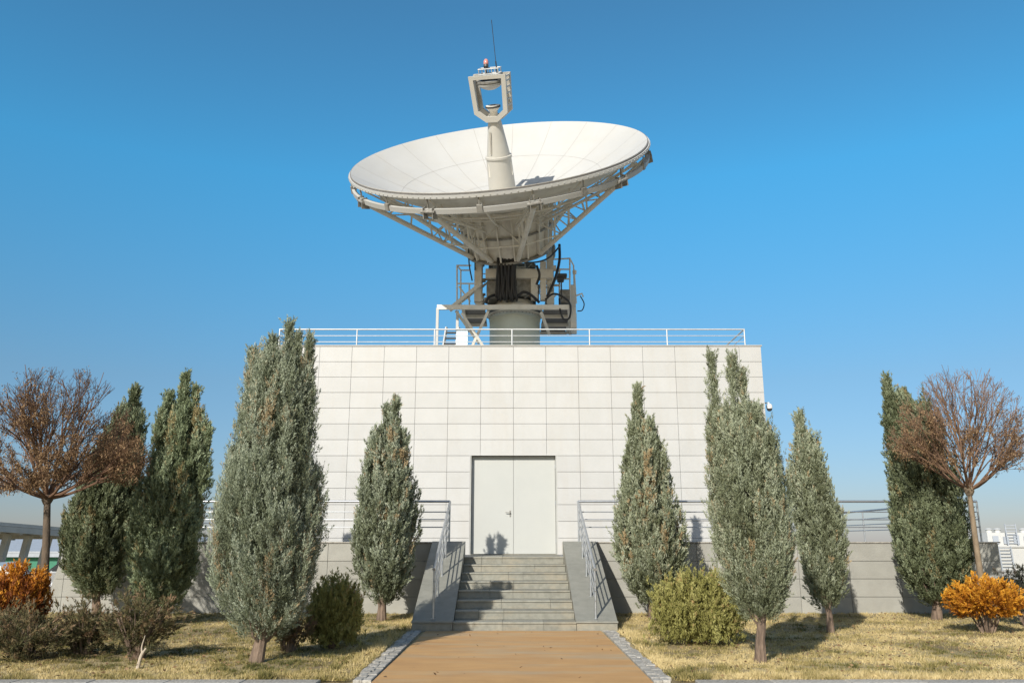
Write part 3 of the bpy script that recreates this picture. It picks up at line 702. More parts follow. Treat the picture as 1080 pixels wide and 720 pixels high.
# ------------------------------------------------------------------ railings
def posts_and_rails(root, p, q, h0, rails, nposts, r_post=.021, mat='steel', post_idx=None, ext=0.0):
    """straight railing from p to q: rails = [(height, radius)], one mesh per post and per rail"""
    p, q = Vector(p), Vector(q); up = Vector((0, 0, 1))
    d = (q - p).normalized()
    for k in (post_idx if post_idx is not None else range(nposts)):
        b = p.lerp(q, k / (nposts - 1)); m_ = MB()
        m_.tube([b, b + up * (rails[0][0] - .0)], r_post, 10)
        m_.lathe([(0, 0), (.045, 0), (.045, .008), (0, .009)], b, n=12)
        m_.build('post', M[mat], root, smooth=True)
    for (hh, rr) in rails:
        m_ = MB(); m_.tube([p + up * hh - d * ext, q + up * hh + d * ext], rr, 10); m_.build('rail', M[mat], root, smooth=True)
RAILS = [(.95, .030), (.70, .014), (.52, .014), (.34, .014)]
zc = WT + .03
rl = empty('terrace_railing', (-6, YW + .12, zc), 'steel railing with four bars on the terrace wall left of the stairs', 'railing')
posts_and_rails(rl, (-8.9, YW + .12, zc), (CX - 1.56, YW + .12, zc), 0, RAILS, 5)
rl = empty('terrace_railing', (6, YW + .12, zc), 'steel railing with four bars on the terrace wall right of the stairs', 'railing')
posts_and_rails(rl, (CX + 1.56, YW + .12, zc), (11.3, YW + .12, zc), 0, RAILS, 6)
rl = empty('terrace_railing', (11.3, 27, zc), 'steel railing running back along the terrace\'s right side, seen through the front bars', 'railing')
posts_and_rails(rl, (11.3, YW + .5, zc), (11.3, 33.5, zc), 0, RAILS, 7)
rl = empty('terrace_railing', (-8.9, 27, zc), 'steel railing running back along the terrace\'s left side', 'railing')
posts_and_rails(rl, (-8.9, YW + .5, zc), (-8.9, 33.5, zc), 0, RAILS, 7)
for s, side in ((-1, 'left'), (1, 'right')):
    x = CX + s * 1.555
    sr = empty('stair_railing', (x, Y0, .18), 'sloping steel handrail on the %s cheek wall of the stairs' % side, 'railing', 'handrails of the staircase')
    a = Vector((x, Y0 + .16, .20)); b = Vector((x, YW - .02, WT + .02))
    up = Vector((0, 0, 1))
    for k in range(5):
        p_ = a.lerp(b, k / 4); m_ = MB(); m_.tube([p_, p_ + up * .90], .021, 10); m_.lathe([(0, 0), (.045, 0), (.045, .01), (0, .011)], p_, n=12); m_.build('post', M['steel'], sr, smooth=True)
    for (hh, rr) in RAILS:
        m_ = MB(); d = (b - a).normalized(); m_.tube([a + up * hh - d * (.10 if hh > .9 else .03), b + up * hh + Vector((0, .14, 0))], rr if hh > .9 else .014, 10)
        if hh < .9:
            pass
        m_.build('rail', M['steel'], sr, smooth=True)

# ------------------------------------------------------------------ the building
YB = 23.0; BX0, BX1, BZ = -7.10, 7.12, 7.08; DC = .04; DW, DZ0, DZ1 = 1.165, 1.28, 3.95
bd = empty('equipment_building', (0, YB, 1.28), 'windowless white stone-clad building under the dish antenna, with one double door', 'building')
wall = MB()
wall.box((BX0 + .03, YB + .30, -1), (BX1 - .03, 35, BZ - .06))
wall.box((BX0 + .03, YB + .021, -.5), (DC - DW - .07, YB + .299, BZ - .06))
wall.box((DC + DW + .07, YB + .021, -.5), (BX1 - .03, YB + .299, BZ - .06))
wall.box((DC - DW - .069, YB + .021, DZ1 + .07), (DC + DW + .069, YB + .299, BZ - .06))
wall.build('wall', M['joint'], bd)
clad = MB(); PW, PH = 0.922, 0.4525; g = .0085
rows = [(DZ0 + .02 + k * PH, DZ0 + .02 + (k + 1) * PH) for k in range(-1, 13)]
cuts = [BX0]; k0 = math.ceil((BX0 - DC) / PW)
x = DC + k0 * PW
while x < BX1 - .05: cuts.append(x); x += PW
cuts.append(BX1)
ztop = BZ - .03
hrow = (ztop - DZ0) / 13
for r_ in range(13):
    z0, z1 = DZ0 + r_ * hrow, DZ0 + (r_ + 1) * hrow
    for a, b in zip(cuts[:-1], cuts[1:]):
        segs = [(a, b)]
        if z0 < DZ1 - .02:
            l, r2 = DC - DW - .03, DC + DW + .03
            segs = []
            if a < l: segs.append((a, min(b, l)))
            if b > r2: segs.append((max(a, r2), b))
        zz1 = z1
        for (a2, b2) in segs:
            if b2 - a2 > .04:
                off = RNG.uniform(-.0025, .0025)
                clad.box((a2 + g / 2, YB - .012 + off, z0 + g / 2), (b2 - g / 2, YB + .020, z1 - g / 2), .003)
for s, X in ((-1, BX0), (1, BX1)):                           # side faces
    for r_ in range(13):
        z0, z1 = DZ0 + r_ * hrow, DZ0 + (r_ + 1) * hrow
        for k in range(13):
            y0 = YB + .025 + k * PW
            clad.box((X - (.0 if s < 0 else .029), y0 + g / 2, z0 + g / 2), (X + (.029 if s < 0 else 0), y0 + PW - g / 2, z1 - g / 2), .003)
clad.build('cladding', M['panel'], bd)
cp_ = MB()
cp_.box((BX0 - .03, YB - .035, BZ - .025), (BX1 + .03, YB + .28, BZ + .012), .004)
cp_.box((BX0 - .03, YB + .281, BZ - .025), (BX0 + .25, 35.03, BZ + .012), .004); cp_.box((BX1 - .25, YB + .281, BZ - .025), (BX1 + .03, 35.03, BZ + .012), .004)
cp_.build('parapet_cap', M['cap'], bd)
rf = MB(); rf.box((BX0 + .26, YB + .3, BZ - .30), (BX1 - .26, 34.9, BZ - .05)); rf.build('roof', M['roofing'], bd)
fr = MB(); yd = YB + .17
fr.box((DC - DW - .068, YB - .002, DZ0), (DC - DW, yd + .10, DZ1 + .005), .002); fr.box((DC + DW, YB - .002, DZ0), (DC + DW + .068, yd + .10, DZ1 + .005), .002)
fr.box((DC - DW - .068, YB - .002, DZ1 + .007), (DC + DW + .068, yd + .10, DZ1 + .068), .002)
fr.box((DC - DW, yd + .02, DZ0), (DC - DW + .05, yd + .09, DZ1)); fr.box((DC + DW - .05, yd + .02, DZ0), (DC + DW, yd + .09, DZ1)); fr.box((DC - DW + .051, yd + .02, DZ1 - .05), (DC + DW - .051, yd + .09, DZ1))
dr = fr.build('door', M['doorframe'], bd)
for s in (-1, 1):
    lf = MB(); a, b = sorted((DC + s * .004, DC + s * (DW - .012)))
    lf.box((a, yd, DZ0 + .025), (b, yd + .018, DZ1 - .012), .004)
    lf.build('door_leaf', M['door'], dr)
hd = MB(); hx, hz = DC - .09, DZ0 + 1.12
hd.box((hx - .018, yd - .012, hz - .11), (hx + .018, yd - .001, hz + .06), .004)
hd.tube([(hx, yd - .012, hz), (hx, yd - .06, hz), (hx - .03, yd - .065, hz), (hx - .13, yd - .062, hz + .008)], .010, 8); hd.tube([(hx, yd - .012, hz - .08), (hx, yd - .022, hz - .08)], .014, 8)
hd.build('handle', M['mech'], dr, smooth=True)
hg = MB()
for s in (-1, 1):
    for z in (1.6, 2.6, 3.6):
        hg = MB(); hg.tube([(DC + s * (DW - .008), yd - .010, z), (DC + s * (DW - .008), yd - .010, z + .12)], .012, 8); hg.build('hinge', M['steel'], dr, smooth=True)
th_ = MB(); th_.box((DC - DW, YB - .05, DZ0 + .001), (DC + DW, yd + .09, DZ0 + .02), .003); th_.build('threshold', M['granite'], dr)
jb = MB(); jb.box((1.36, 22.70, 1.281), (1.60, 22.93, 1.60), .012); jb.box((1.35, 22.69, 1.60), (1.61, 22.94, 1.62), .004); jb.box((1.40, 22.692, 1.33), (1.56, 22.699, 1.55), .002)
tag(jb.build('utility_box', surf('beige_box', (0.55, 0.50, 0.41), rough=.6)), 'small beige box on the landing just right of the white double door', 'box')

# roof railing
rr = empty('roof_railing', (0, YB + .45, BZ - .05), 'thin metal railing along the front edge of the white building\'s roof', 'railing')
yr = YB + .62
top = at(540, 347.3, yr).z - (BZ - .05)
xs_ = [-6.86 + k * (6.86 * 2) / 6 for k in range(7)]
posts_and_rails(rr, (-6.86, yr, BZ - .05), (6.86, yr, BZ - .05), 0, [(top, .022), (top * .72, .011), (top * .45, .011)], 7, r_post=.02, mat='galv')
for s in (-1, 1):
    for (h_, r_) in [(top, .022), (top * .72, .011)]:
        m_ = MB(); m_.tube([(s * 6.86, yr, BZ - .05 + h_), (s * 6.86, 34.6, BZ - .05 + h_)], r_, 8); m_.build('rail', M['galv'], rr, smooth=True)
    for k in range(1, 6):
        m_ = MB(); yy_ = yr + k * 2.2; m_.tube([(s * 6.86, yy_, BZ - .05), (s * 6.86, yy_, BZ - .05 + top)], .02, 8); m_.build('post', M['galv'], rr, smooth=True)
# security camera on the right wall
q = at(811.5, 430, YB + .5)
sc_ = empty('security_camera', (BX1, q.y, q.z), 'small dome security camera on the white building\'s right side wall', 'camera')
mb = MB(); mb.box((BX1, q.y - .05, q.z + .06), (BX1 + .02, q.y + .05, q.z + .18), .004); mb.tube([(BX1 + .02, q.y, q.z + .13), (q.x, q.y, q.z + .15), (q.x, q.y, q.z + .08)], .02, 8); mb.build('bracket', M['white'], sc_, smooth=True)
mb = MB(); mb.lathe([(0, .12), (.06, .11), (.085, .06), (.085, -.02), (0, -.021)], q, n=20); mb.build('housing', M['white'], sc_, smooth=True)
mb = MB(); mb.lathe([(.075, -.022), (.07, -.06), (.045, -.09), (0, -.10)], q, n=20); mb.build('lens_dome', M['dark'], sc_, smooth=True)

# ------------------------------------------------------------------ dish antenna
nA = Vector((-.10731, -.61745, .77926)).normalized()
e1 = Vector((0, 1, 0)).cross(nA).normalized(); e2 = nA.cross(e1)
C0 = Vector((-.4856, 26.5, 14.856)); RD = 5.155; DEP = 1.84
def L3(r_, phi, k): return C0 + (e1 * math.sin(phi) - e2 * math.cos(phi)) * r_ + nA * k
def par(r_): return -DEP + DEP * (r_ / RD) ** 2
PX, PY = .10, 29.2
ant = empty('dish_antenna', (PX, PY, BZ - .05), 'huge white satellite dish antenna tilted up on its pedestal on the building\'s roof', 'antenna')
ROOF = BZ - .05
xax = -e2
ref = MB()
inner = [(RD * t / 24, par(RD * t / 24)) for t in range(0, 25)]
inner[0] = (.001, par(0))
back = [(r_, k - .07) for r_, k in inner[::-1]]
ref.lathe(inner, C0, nA, 120, xax)
ro = ref.build('reflector', M['dish'], ant, smooth=True, fix=False)
bk = MB(); bk.lathe([(RD, 0), (RD, -.05)] + back, C0, nA, 120, xax); bk.build('reflector_back', M['dishback'], ro, smooth=True, fix=False)
sm = MB()
def seam_strip(pts, w):
    vs = []
    for p, side in pts: vs += [p - side * w, p + side * w]
    sm.add(vs, [(2 * i, 2 * i + 1, 2 * i + 3, 2 * i + 2) for i in range(len(pts) - 1)])
for k in range(20):
    ph = R(7.3 + 18 * k)
    tn = e1 * math.cos(ph) + e2 * math.sin(ph)
    seam_strip([(L3(r_, ph, par(r_) + .004), tn) for r_ in [.55 + (RD - .57) * j / 14 for j in range(15)]], .008)
for rs_ in (1.9, 3.55):
    seam_strip([(L3(rs_, R(3 * j), par(rs_) + .004), (e1 * math.sin(R(3 * j)) - e2 * math.cos(R(3 * j)))) for j in range(121)], .006)
sm.build('panel_seam', M['seam'], ro, fix=False)
rg = MB(); rg.lathe([(RD + .005, -.012), (RD + .03, -.012), (RD + .03, -.06), (RD + .005, -.06)], C0, nA, 120, xax, closed=True); rg.build('rim_gasket', M['grating'], ant, smooth=True)
rgc = rg = MB(); rg.lathe([(RD + .005, -.07), (RD + .075, -.062), (RD + .09, -.16), (RD + .005, -.17)], C0, nA, 120, xax, closed=True)
bo = MB()
bo.v, bo.f = list(rgc.v), list(rgc.f)
for k in range(160):
    ph = 2 * math.pi * k / 160
    p_ = L3(RD + .08, ph, -.11); o_ = (e1 * math.sin(ph) - e2 * math.cos(ph)); bo.tube([p_, p_ + o_ * .025], .016, 5)
bo.build('rim_channel', M['dish'], ant, smooth=True)
RG, KG = RD - .02, -.56
rg = MB(); rg.lathe([(RG - .06, KG - .09), (RG + .07, KG - .08), (RG + .08, KG + .08), (RG - .06, KG + .07)], C0, nA, 100, xax, closed=True); rg.build('ring_beam', M['dish'], ant, smooth=True)
# hub drum
hub = MB(); hub.lathe([(0, -3.62), (1.42, -3.62), (1.42, -3.56), (1.47, -3.5), (1.66, -1.75), (1.0, -1.72)], C0, nA, 40, xax); hb_ = hub.build('hub_drum', M['dishback'], ant, smooth=True)
for k in range(20):
    ph = R(18 * k + 3); m_ = MB()
    a, b = L3(1.54, ph, -3.52), L3(1.72, ph, -1.85); tn = e1 * math.cos(ph) + e2 * math.sin(ph)
    m_.bar(a, b, .05, .12, up=tn.cross(b - a)); m_.build('drum_rib', M['frame'], hb_)
fl = MB(); fl.lathe([(1.44, -3.63), (1.58, -3.63), (1.58, -3.55), (1.44, -3.55)], C0, nA, 40, xax, closed=True); fl.lathe([(1.60, -2.7), (1.66, -2.7), (1.66, -2.64), (1.6, -2.64)], C0, nA, 40, xax, closed=True); fl.build('drum_flange', M['mech'], hb_, smooth=True)
# ring tubes and radial ribs on the back of the shell
for rr_ in (2.5, 3.4, 4.3):
    m_ = MB(); pts = [L3(rr_, R(6 * j), par(rr_) - .30) for j in range(61)]; m_.tube(pts, .035, 6, caps=False); m_.build('hoop', M['frame'], ant, smooth=True)
for k in range(20):
    ph = R(7.3 + 18 * k); m_ = MB()
    pts_t = [L3(r_, ph, par(r_) - .075) for r_ in (1.7, 2.6, 3.5, 4.4, RD - .12)]
    pts_b = [L3(r_, ph, par(r_) - d_) for r_, d_ in ((1.7, .55), (2.6, .42), (3.5, .34), (4.4, .27), (RD - .12, .2))]
    tn = (e1 * math.cos(ph) + e2 * math.sin(ph)) * .018
    for i in range(4):
        m_.tube([pts_b[i], pts_b[i + 1]], .03, 6)
        m_.tube([pts_t[i + 1], pts_b[i + 1]], .018, 5)
    m_.build('back_rib', M['frame'], ant, smooth=True)
for k in range(10):                                               # the big outer struts
    ph = R(7.3 + 36 * k); tn = e1 * math.cos(ph) + e2 * math.sin(ph)
    top_ = L3(RG - .03, ph, KG - .10); bot = L3(1.50, ph, -3.52)
    m_ = MB(); m_.tube([top_, bot], .085, 10); so = m_.build('strut', M['frame'], ant, smooth=True)
    m_ = MB(); t2 = L3(RG - .35, ph, KG + .02 - .25); b2 = L3(1.72, ph, -2.35)
    m_.tube([t2, b2], .05, 8)
    for j in range(1, 5):
        t = j / 5; p_, q_ = top_.lerp(bot, t), t2.lerp(b2, t); m_.tube([p_, q_], .034, 6)
        if j in (2, 4): m_.tube([top_.lerp(bot, t - 1 / 5), q_], .024, 6)
    m_.build('strut_web', M['frame'], so, smooth=True)
    m_ = MB(); c_ = L3(RG + .03, ph, KG); out_ = e1 * math.sin(ph) - e2 * math.cos(ph)
    for d_ in (-.16, .16):
        m_.prism([c_ + tn * d_ + out_ * .10 + nA * .12, c_ + tn * d_ + out_ * .16 - nA * .2, c_ + tn * d_ - out_ * .12 - nA * .28, c_ + tn * d_ - out_ * .10 + nA * .12], tn * .025)
    m_.tube([c_ + tn * -.24 + out_ * .08, c_ + tn * .24 + out_ * .08], .05, 8)
    m_.bar(c_ + nA * .10 + out_ * .02, c_ + nA * .42 + out_ * .02, .05, .03, up=tn)
    m_.build('strut_bracket', M['mech'], so)
    ph2 = R(7.3 + 36 * k + 18); m_ = MB(); c_ = L3(RG + .06, ph2, KG + .02); tn2 = e1 * math.cos(ph2) + e2 * math.sin(ph2); o2_ = e1 * math.sin(ph2) - e2 * math.cos(ph2)
    m_.bar(c_ - nA * .10, c_ + nA * .14, .17, .10, up=o2_); m_.bar(c_ + nA * .14, c_ + nA * .42, .035, .03, up=o2_); m_.build('ring_clamp', M['mech'], ant)
    # bracing between neighbouring struts at mid height
    ph3 = R(7.3 + 36 * (k + 1)); a_ = L3(RG - .03, ph, KG - .10).lerp(L3(1.5, ph, -3.52), .70); b_ = L3(RG - .03, ph3, KG - .10).lerp(L3(1.5, ph3, -3.52), .70)
    m_ = MB(); m_.tube([a_, b_], .028, 6); m_.tube([a_, L3(1.62, (ph + ph3) / 2, -2.1)], .024, 6); m_.tube([b_, L3(1.62, (ph + ph3) / 2, -2.1)], .024, 6); m_.build('cross_brace', M['frame'], ant, smooth=True)
# feed column
fd = MB(); fd.lathe([(.50, -1.86), (.44, -.20), (.47, -.19), (.47, -.12), (.41, -.11), (.215, 1.16), (.25, 1.17), (.25, 1.24), (.0, 1.25)], C0, nA, 36, xax); fco = fd.build('feed_column', M['feed'], ant, smooth=True)
m_ = MB()
for sgn in (-1, 1): m_.bar(L3(.455, R(60 * sgn), -.8), L3(.43, R(60 * sgn), -.35), .05, .04); m_.bar(L3(.41, R(-40), .0), L3(.32, R(-40), .75), .05, .03)
m_.build('column_hatch', M['frame'], fco)
m_ = MB(); m_.lathe([(.14, 1.25), (.14, 1.40), (.24, 1.52), (.24, 1.60), (.12, 1.60)], C0, nA, 24, xax); m_.build('feed_horn', M['frame'], ant, smooth=True)
m_ = MB(); m_.lathe([(.245, 1.53), (.262, 1.53), (.262, 1.585), (.245, 1.585)], C0, nA, 24, xax, closed=True); m_.build('feed_horn_ring', M['dark'], ant, smooth=True)
# sub reflector cage: two parallel eight-cornered rings
psi = R(22); wv = e1 * math.cos(psi) - e2 * math.sin(psi); dv = -e2 * math.cos(psi) - e1 * math.sin(psi)
outer = [(-.20, 1.08), (.20, 1.08), (.60, 1.38), (.66, 2.62), (-.66, 2.62), (-.60, 1.38)]
innr = [(-.19, 1.27), (.19, 1.27), (.45, 1.48), (.50, 2.50), (-.50, 2.50), (-.45, 1.48)]
for sd in (.20, -.32):
    m_ = MB(); V = []
    for dd in (0, .10):
        for (a, b) in outer + innr: V.append(C0 + wv * a + nA * b + dv * (sd + dd))
    F = []
    for i in range(6):
        j = (i + 1) % 6
        F += [(i, j, j + 6, i + 6), (i + 12, i + 18, j + 18, j + 12), (i, i + 12, j + 12, j), (i + 6, j + 6, j + 18, i + 18)]
    m_.add(V, F); m_.build('cage_ring', M['feed'], ant)
m_ = MB()
for (a, b) in [(-.60, 1.44), (-.64, 2.56), (.62, 1.6), (.625, 1.8), (.63, 2.0), (.635, 2.2), (.64, 2.4), (.645, 2.55), (0, 1.13), (-.4, 2.56), (.4, 2.56)]:
    m_.bar(C0 + wv * a * .97 + nA * b + dv * .20, C0 + wv * a * .97 + nA * b - dv * .24, .05, .05, up=nA)
m_.bar(C0 + nA * 1.16 + dv * .26, C0 + nA * 1.16 - dv * .28, .36, .10, up=nA)
m_.bar(C0 + nA * 2.0 - wv * .60 + dv * .19, C0 + nA * 2.0 - wv * .60 - dv * .22, .03, 1.0, up=nA)
m_.build('cage_spacer', M['feed'], ant)
m_ = MB(); m_.lathe([(0, 2.10), (.14, 2.12), (.30, 2.19), (.42, 2.28), (.43, 2.34), (.36, 2.38), (.1, 2.40), (0, 2.40)], C0, nA, 36, xax); m_.build('sub_reflector', M['dish'], ant, smooth=True)
m_ = MB(); m_.lathe([(.34, 2.37), (.45, 2.37), (.45, 2.43), (.34, 2.43)], C0, nA, 36, xax, closed=True); m_.build('sub_reflector_band', M['mech'], ant, smooth=True)
m_ = MB()
Z = Vector((0, 0, 1)); pc = C0 + nA * 2.46 - dv * .06
for a in (-.34, -.11, .12, .34):
    for d_ in (.12, -.20): m_.tube([pc + wv * a + dv * d_, pc + wv * a + dv * d_ + nA * .34], .018, 6)
for h_ in (.17, .34):
    for d_ in (.12, -.20): m_.tube([pc - wv * .36 + dv * d_ + nA * h_, pc + wv * .36 + dv * d_ + nA * h_], .018, 6)
    for a in (-.36, .36): m_.tube([pc + wv * a + dv * .12 + nA * h_, pc + wv * a - dv * .20 + nA * h_], .018, 6)
m_.build('service_guard', M['galv'], ant, smooth=True)
m_ = MB(); m_.bar(pc - wv * .36 + nA * .04, pc + wv * .36 + nA * .04, .3, .04, up=nA); m_.build('service_floor', M['bluegrey'], ant)
bp = pc - wv * .12 + nA * .30
m_ = MB(); m_.tube([bp - nA * .28, bp + nA * .12], .03, 8); m_.lathe([(0, .10), (.085, .10), (.085, .18), (0, .19)], bp, n=16); m_.build('beacon_base', M['dark'], ant, smooth=True)
m_ = MB(); m_.lathe([(.07, .191), (.085, .22), (.085, .32), (.05, .39), (0, .41)], bp, n=16); m_.build('beacon', M['beacon'], ant, smooth=True)
rp_ = pc + wv * .26 + nA * .10
m_ = MB(); m_.tube([rp_, rp_ + nA * .45], .022, 8); m_.tube([rp_ + nA * .45, rp_ + nA * 1.75 + wv * .01], .010, 6); m_.build('lightning_rod', M['dark'], ant, smooth=True)

# pedestal, turntable, yoke
m_ = MB(); zt_ = at(543, 329, 28.3).z
m_.lathe([(.92, ROOF - .0), (.92, zt_ - .12), (.94, zt_ - .11), (.94, zt_), (.86, zt_ + .01), (0, zt_ + .02)], (PX, PY, 0), n=56); m_.lathe([(.92, ROOF), (1.05, ROOF), (1.05, ROOF + .05), (.92, ROOF + .06)], (PX, PY, 0), n=56); m_.build('pedestal', M['pedestal'], ant, smooth=True)
m_ = MB()
for k in range(40):
    a = 2 * math.pi * k / 40; m_.lathe([(0, 0), (.022, 0), (.022, .03), (0, .031)], (PX + .90 * math.cos(a), PY + .90 * math.sin(a), zt_ + .0), n=6)
m_.build('pedestal_bolts', M['mech'], ant)
m_ = MB(); zb0 = zt_ + .02
m_.lathe([(.88, zb0), (.88, zb0 + .05), (1.0, zb0 + .06), (1.04, zb0 + .22), (1.0, zb0 + .30), (.75, zb0 + .36), (.7, zb0 + .55), (0, zb0 + .56)], (PX, PY, 0), n=56); m_.build('turntable', M['dishback'], ant, smooth=True)
m_ = MB(); m_.lathe([(1.005, zb0 + .07), (1.06, zb0 + .08), (1.06, zb0 + .13), (1.01, zb0 + .14)], (PX, PY, 0), n=56, closed=True); m_.build('slew_ring', M['dark'], ant, smooth=True)
hubz = (C0 - nA * 3.62)
zy0 = zb0 + .30
for s in (-1, 1):
    m_ = MB(); x0 = PX + s * 1.22
    m_.prism([(x0, PY - .75, zy0), (x0, PY + .95, zy0), (x0, PY + .75, hubz.z + .25), (x0, PY + .35, hubz.z + .65), (x0, PY - .15, hubz.z + .45), (x0, PY - .5, hubz.z - .2)], (s * .14, 0, 0))
    m_.bar((x0 + s * .07, PY - .72, zy0 + .02), (x0 + s * .07, PY - .46, hubz.z - .18), .26, .05, up=(0, 1, 0)); m_.bar((x0 - s * .05, PY - .6, zy0 + .3), (x0 - s * .05, PY + .6, zy0 + .3), .1, .12)
    m_.build('yoke_arm', M['frame'], ant)
    m_ = MB(); m_.lathe([(0, -.12), (.26, -.12), (.28, -.05), (.28, .16), (.2, .2), (0, .21)], (x0 + s * .1, PY + .05, hubz.z + .15), (s, 0, 0), 24); m_.build('elevation_bearing', M['mech'], ant, smooth=True)
def pbox(x0, y0, x1, y1, Ya, depth, mat, name, ch=.02):
    a, b = at(x0, y1, Ya), at(x1, y0, Ya); m = MB(); m.box((a.x, Ya, a.z), (b.x, Ya + depth, b.z), ch); return m.build(name, M[mat], ant)
pbox(512, 283, 583, 293, 28.25, .35, 'dishback', 'cross_beam')
pbox(513, 296, 524, 314, 28.4, .9, 'mech', 'gearbox'); pbox(545, 294, 560, 312, 28.45, .9, 'mech', 'gearbox'); pbox(560, 292, 567, 315, 28.3, .3, 'frame', 'bracket_plate')
pbox(500, 277, 508, 318, 28.35, .25, 'frame', 'bracket_plate'); pbox(570, 275, 576, 316, 28.35, .25, 'frame', 'bracket_plate')
pbox(515, 277, 565, 322, 29.25, .9, 'mech', 'drive_housing', .05)
rs = random.Random(3); m_ = MB()
for i in range(95):                                           # pipes, flanges and brackets of the drives
    p_ = at(rs.uniform(503, 583), rs.uniform(280, 320), rs.uniform(28.35, 29.2)); ax = rs.choice([Vector((1, 0, 0)), Vector((0, 0, 1)), Vector((.7, 0, .7)), Vector((0, 1, 0))]); l_ = rs.uniform(.1, .4)
    m_ = MB(); m_.tube([p_, p_ + ax * l_], rs.uniform(.012, .045), 8)
    if i % 3 == 0: m_.box(p_, p_ + Vector((rs.uniform(.06, .22), .15, rs.uniform(.05, .2))), .006)
    m_.build('pipe', M['mech' if i % 2 else 'frame'], ant)
# cables: wrapped bundle and loose loops
cb = MB()
for i in range(15):
    x0 = 525 + 18 * i / 14
    p_ = [at(x0 * .96 + 21.4, 272, 27.5), at(x0, 281, 27.55 + .05 * (i % 3)), at(x0 - 1 + (i % 4) * .6, 300, 27.9 - .06 * (i % 2)), at(x0 - 1.5 + (i % 5) * .9, 313 + (i * 7 % 5), 28.05), at(x0 + 1, 310, 28.5)]
    cb.tube(curve_pts(p_, 7), .045, 8)
cb.build('cable_bundle', M['rubber'], ant, smooth=True)
def cable(pts, r_=.035, mat='rubber', par_=None):
    m = MB(); m.tube(curve_pts([at(*p_) for p_ in pts], 8), r_, 8); m.build('cable', M[mat], par_ or ant, smooth=True)
cable([(590, 258, 28.6), (590, 275, 28.3), (585, 295, 28.0), (577, 313, 28.0)], .05)
cable([(553, 277, 27.6), (568, 276, 27.5), (580, 271, 27.6), (590, 260, 28.2)], .03)
cable([(566, 280, 27.9), (569, 290, 27.9), (566, 300, 28.1)], .045)
cable([(512, 320, 28.2), (515, 314, 28.15), (522, 311, 28.2), (530, 311, 28.3)], .05)
cable([(544, 314, 28.1), (552, 308, 28.0), (560, 311, 28.0), (569, 319, 28.1)], .05)
cable([(575, 316, 27.9), (583, 310, 27.8), (592, 312, 27.8), (601, 320, 27.7), (601, 334, 27.7), (595, 337, 27.7), (591, 328, 27.7), (590, 315, 27.9)], .035)
cable([(494, 262, 28.0), (495, 280, 28.2), (498, 296, 28.3)], .025); cable([(501, 262, 28), (501, 285, 28.3)], .025); cable([(598, 196, 26.6), (608, 203, 26.9), (632, 205, 26.4)], .022); cable([(612, 312, 28.2), (616, 320, 28.2), (614, 327, 28.3), (609, 328, 28.3)], .02)
cable([(637, 196, 25.5), (640, 203, 25.6), (634, 208, 26), (628, 206, 26)], .025); cable([(485, 245, 26.8), (478, 232, 26.5), (468, 222, 26.4)], .02)
# access platform around the turntable
YF = 27.75; zd = at(540, 324, YF).z
xa, xb, yb_ = at(461, 324, YF).x, at(600, 324, YF).x, 31.4
m_ = MB(); m_.bar((xa, YF, zd), (xb, YF, zd), .10, .16); m_.build('platform_beam', M['frame'], ant)
def joist(p_, q_, w_, h_):
    m = MB(); m.bar(p_, q_, w_, h_); m.build('platform_joist', M['frame'], ant)
joist((xb, YF + .06, zd), (xb + .3, yb_, zd), .10, .16); joist((xa + .9, YF + .06, zd), (xa + .9, yb_ - .5, zd), .10, .14)
for yy_ in (28.9, 30.1, 31.35): joist((1.1, yy_, zd - .02), (xb + .15, yy_, zd - .02), .09, .12)
for yy_ in (28.9, 30.1): joist((xa + .9, yy_, zd - .02), (-.95, yy_, zd - .02), .09, .12)
m_ = MB(); m_.box((1.12, YF + .07, zd + .05), (xb + .1, yb_, zd + .075)); m_.build('platform_deck', M['grating'], ant); m_ = MB(); m_.box((xa + .95, YF + .07, zd + .05), (-.95, 30.6, zd + .075)); m_.build('platform_deck', M['grating'], ant)
for (x, y0, y1, Ya) in [(461.5, 325, 362, YF), (482.5, 328, 362, YF + .3)]:
    m_ = MB(); p_ = at(x, y0, Ya); m_.bar((p_.x, Ya, ROOF), (p_.x, Ya, p_.z), .09, .09); m_.build('platform_post', M['dish'], ant)
for (p_, q_) in [((487, 330, YF + .1), (510, 366, 28.4)), ((515, 328, YF + .1), (494, 374, 28.6)), ((571, 330, YF + .1), (579, 352, 29.3)), ((481, 328, YF + .2), (505, 362, 28.9))]:
    m_ = MB(); m_.bar(at(*p_), at(*q_), .09, .09, up=(0, 1, 0)); m_.build('platform_brace', M['frame'], ant)
m_ = MB(); a, b = at(477, 323, 27.9), at(507, 299, 28.2)
m_.bar(a, b, .05, .12); a2 = a + Vector((-.12, .55, 0)); m_.bar(a2, b + Vector((-.12, .55, 0)), .05, .12)
for k in range(1, 7): m_.bar(a.lerp(b, k / 7), (a2).lerp(b + Vector((-.12, .55, 0)), k / 7), .12, .03)
m_.build('inclined_ladder', M['frame'], ant)
def rail_frame(pts, legs, name='guard_rail', r_=.03):
    m = MB()
    for p_, q_ in pts + legs: m.tube([at(*p_), at(*q_)], r_, 8)
    m.build(name, M['frame'], ant, smooth=True)
rail_frame([((482, 280, 29.0), (497, 280, 29.0)), ((482, 299, 29.0), (500, 299, 29.0)), ((482, 280, 29.0), (486, 285, 30.4)), ((486, 285, 30.4), (495, 285, 30.4))],
           [((482, 279.5, 29.0), (482, 323, 29.0)), ((486, 284, 30.4), (486, 325, 30.4)), ((495, 300, 29), (495, 322, 29)), ((484, 302, 29), (496, 318, 29))])
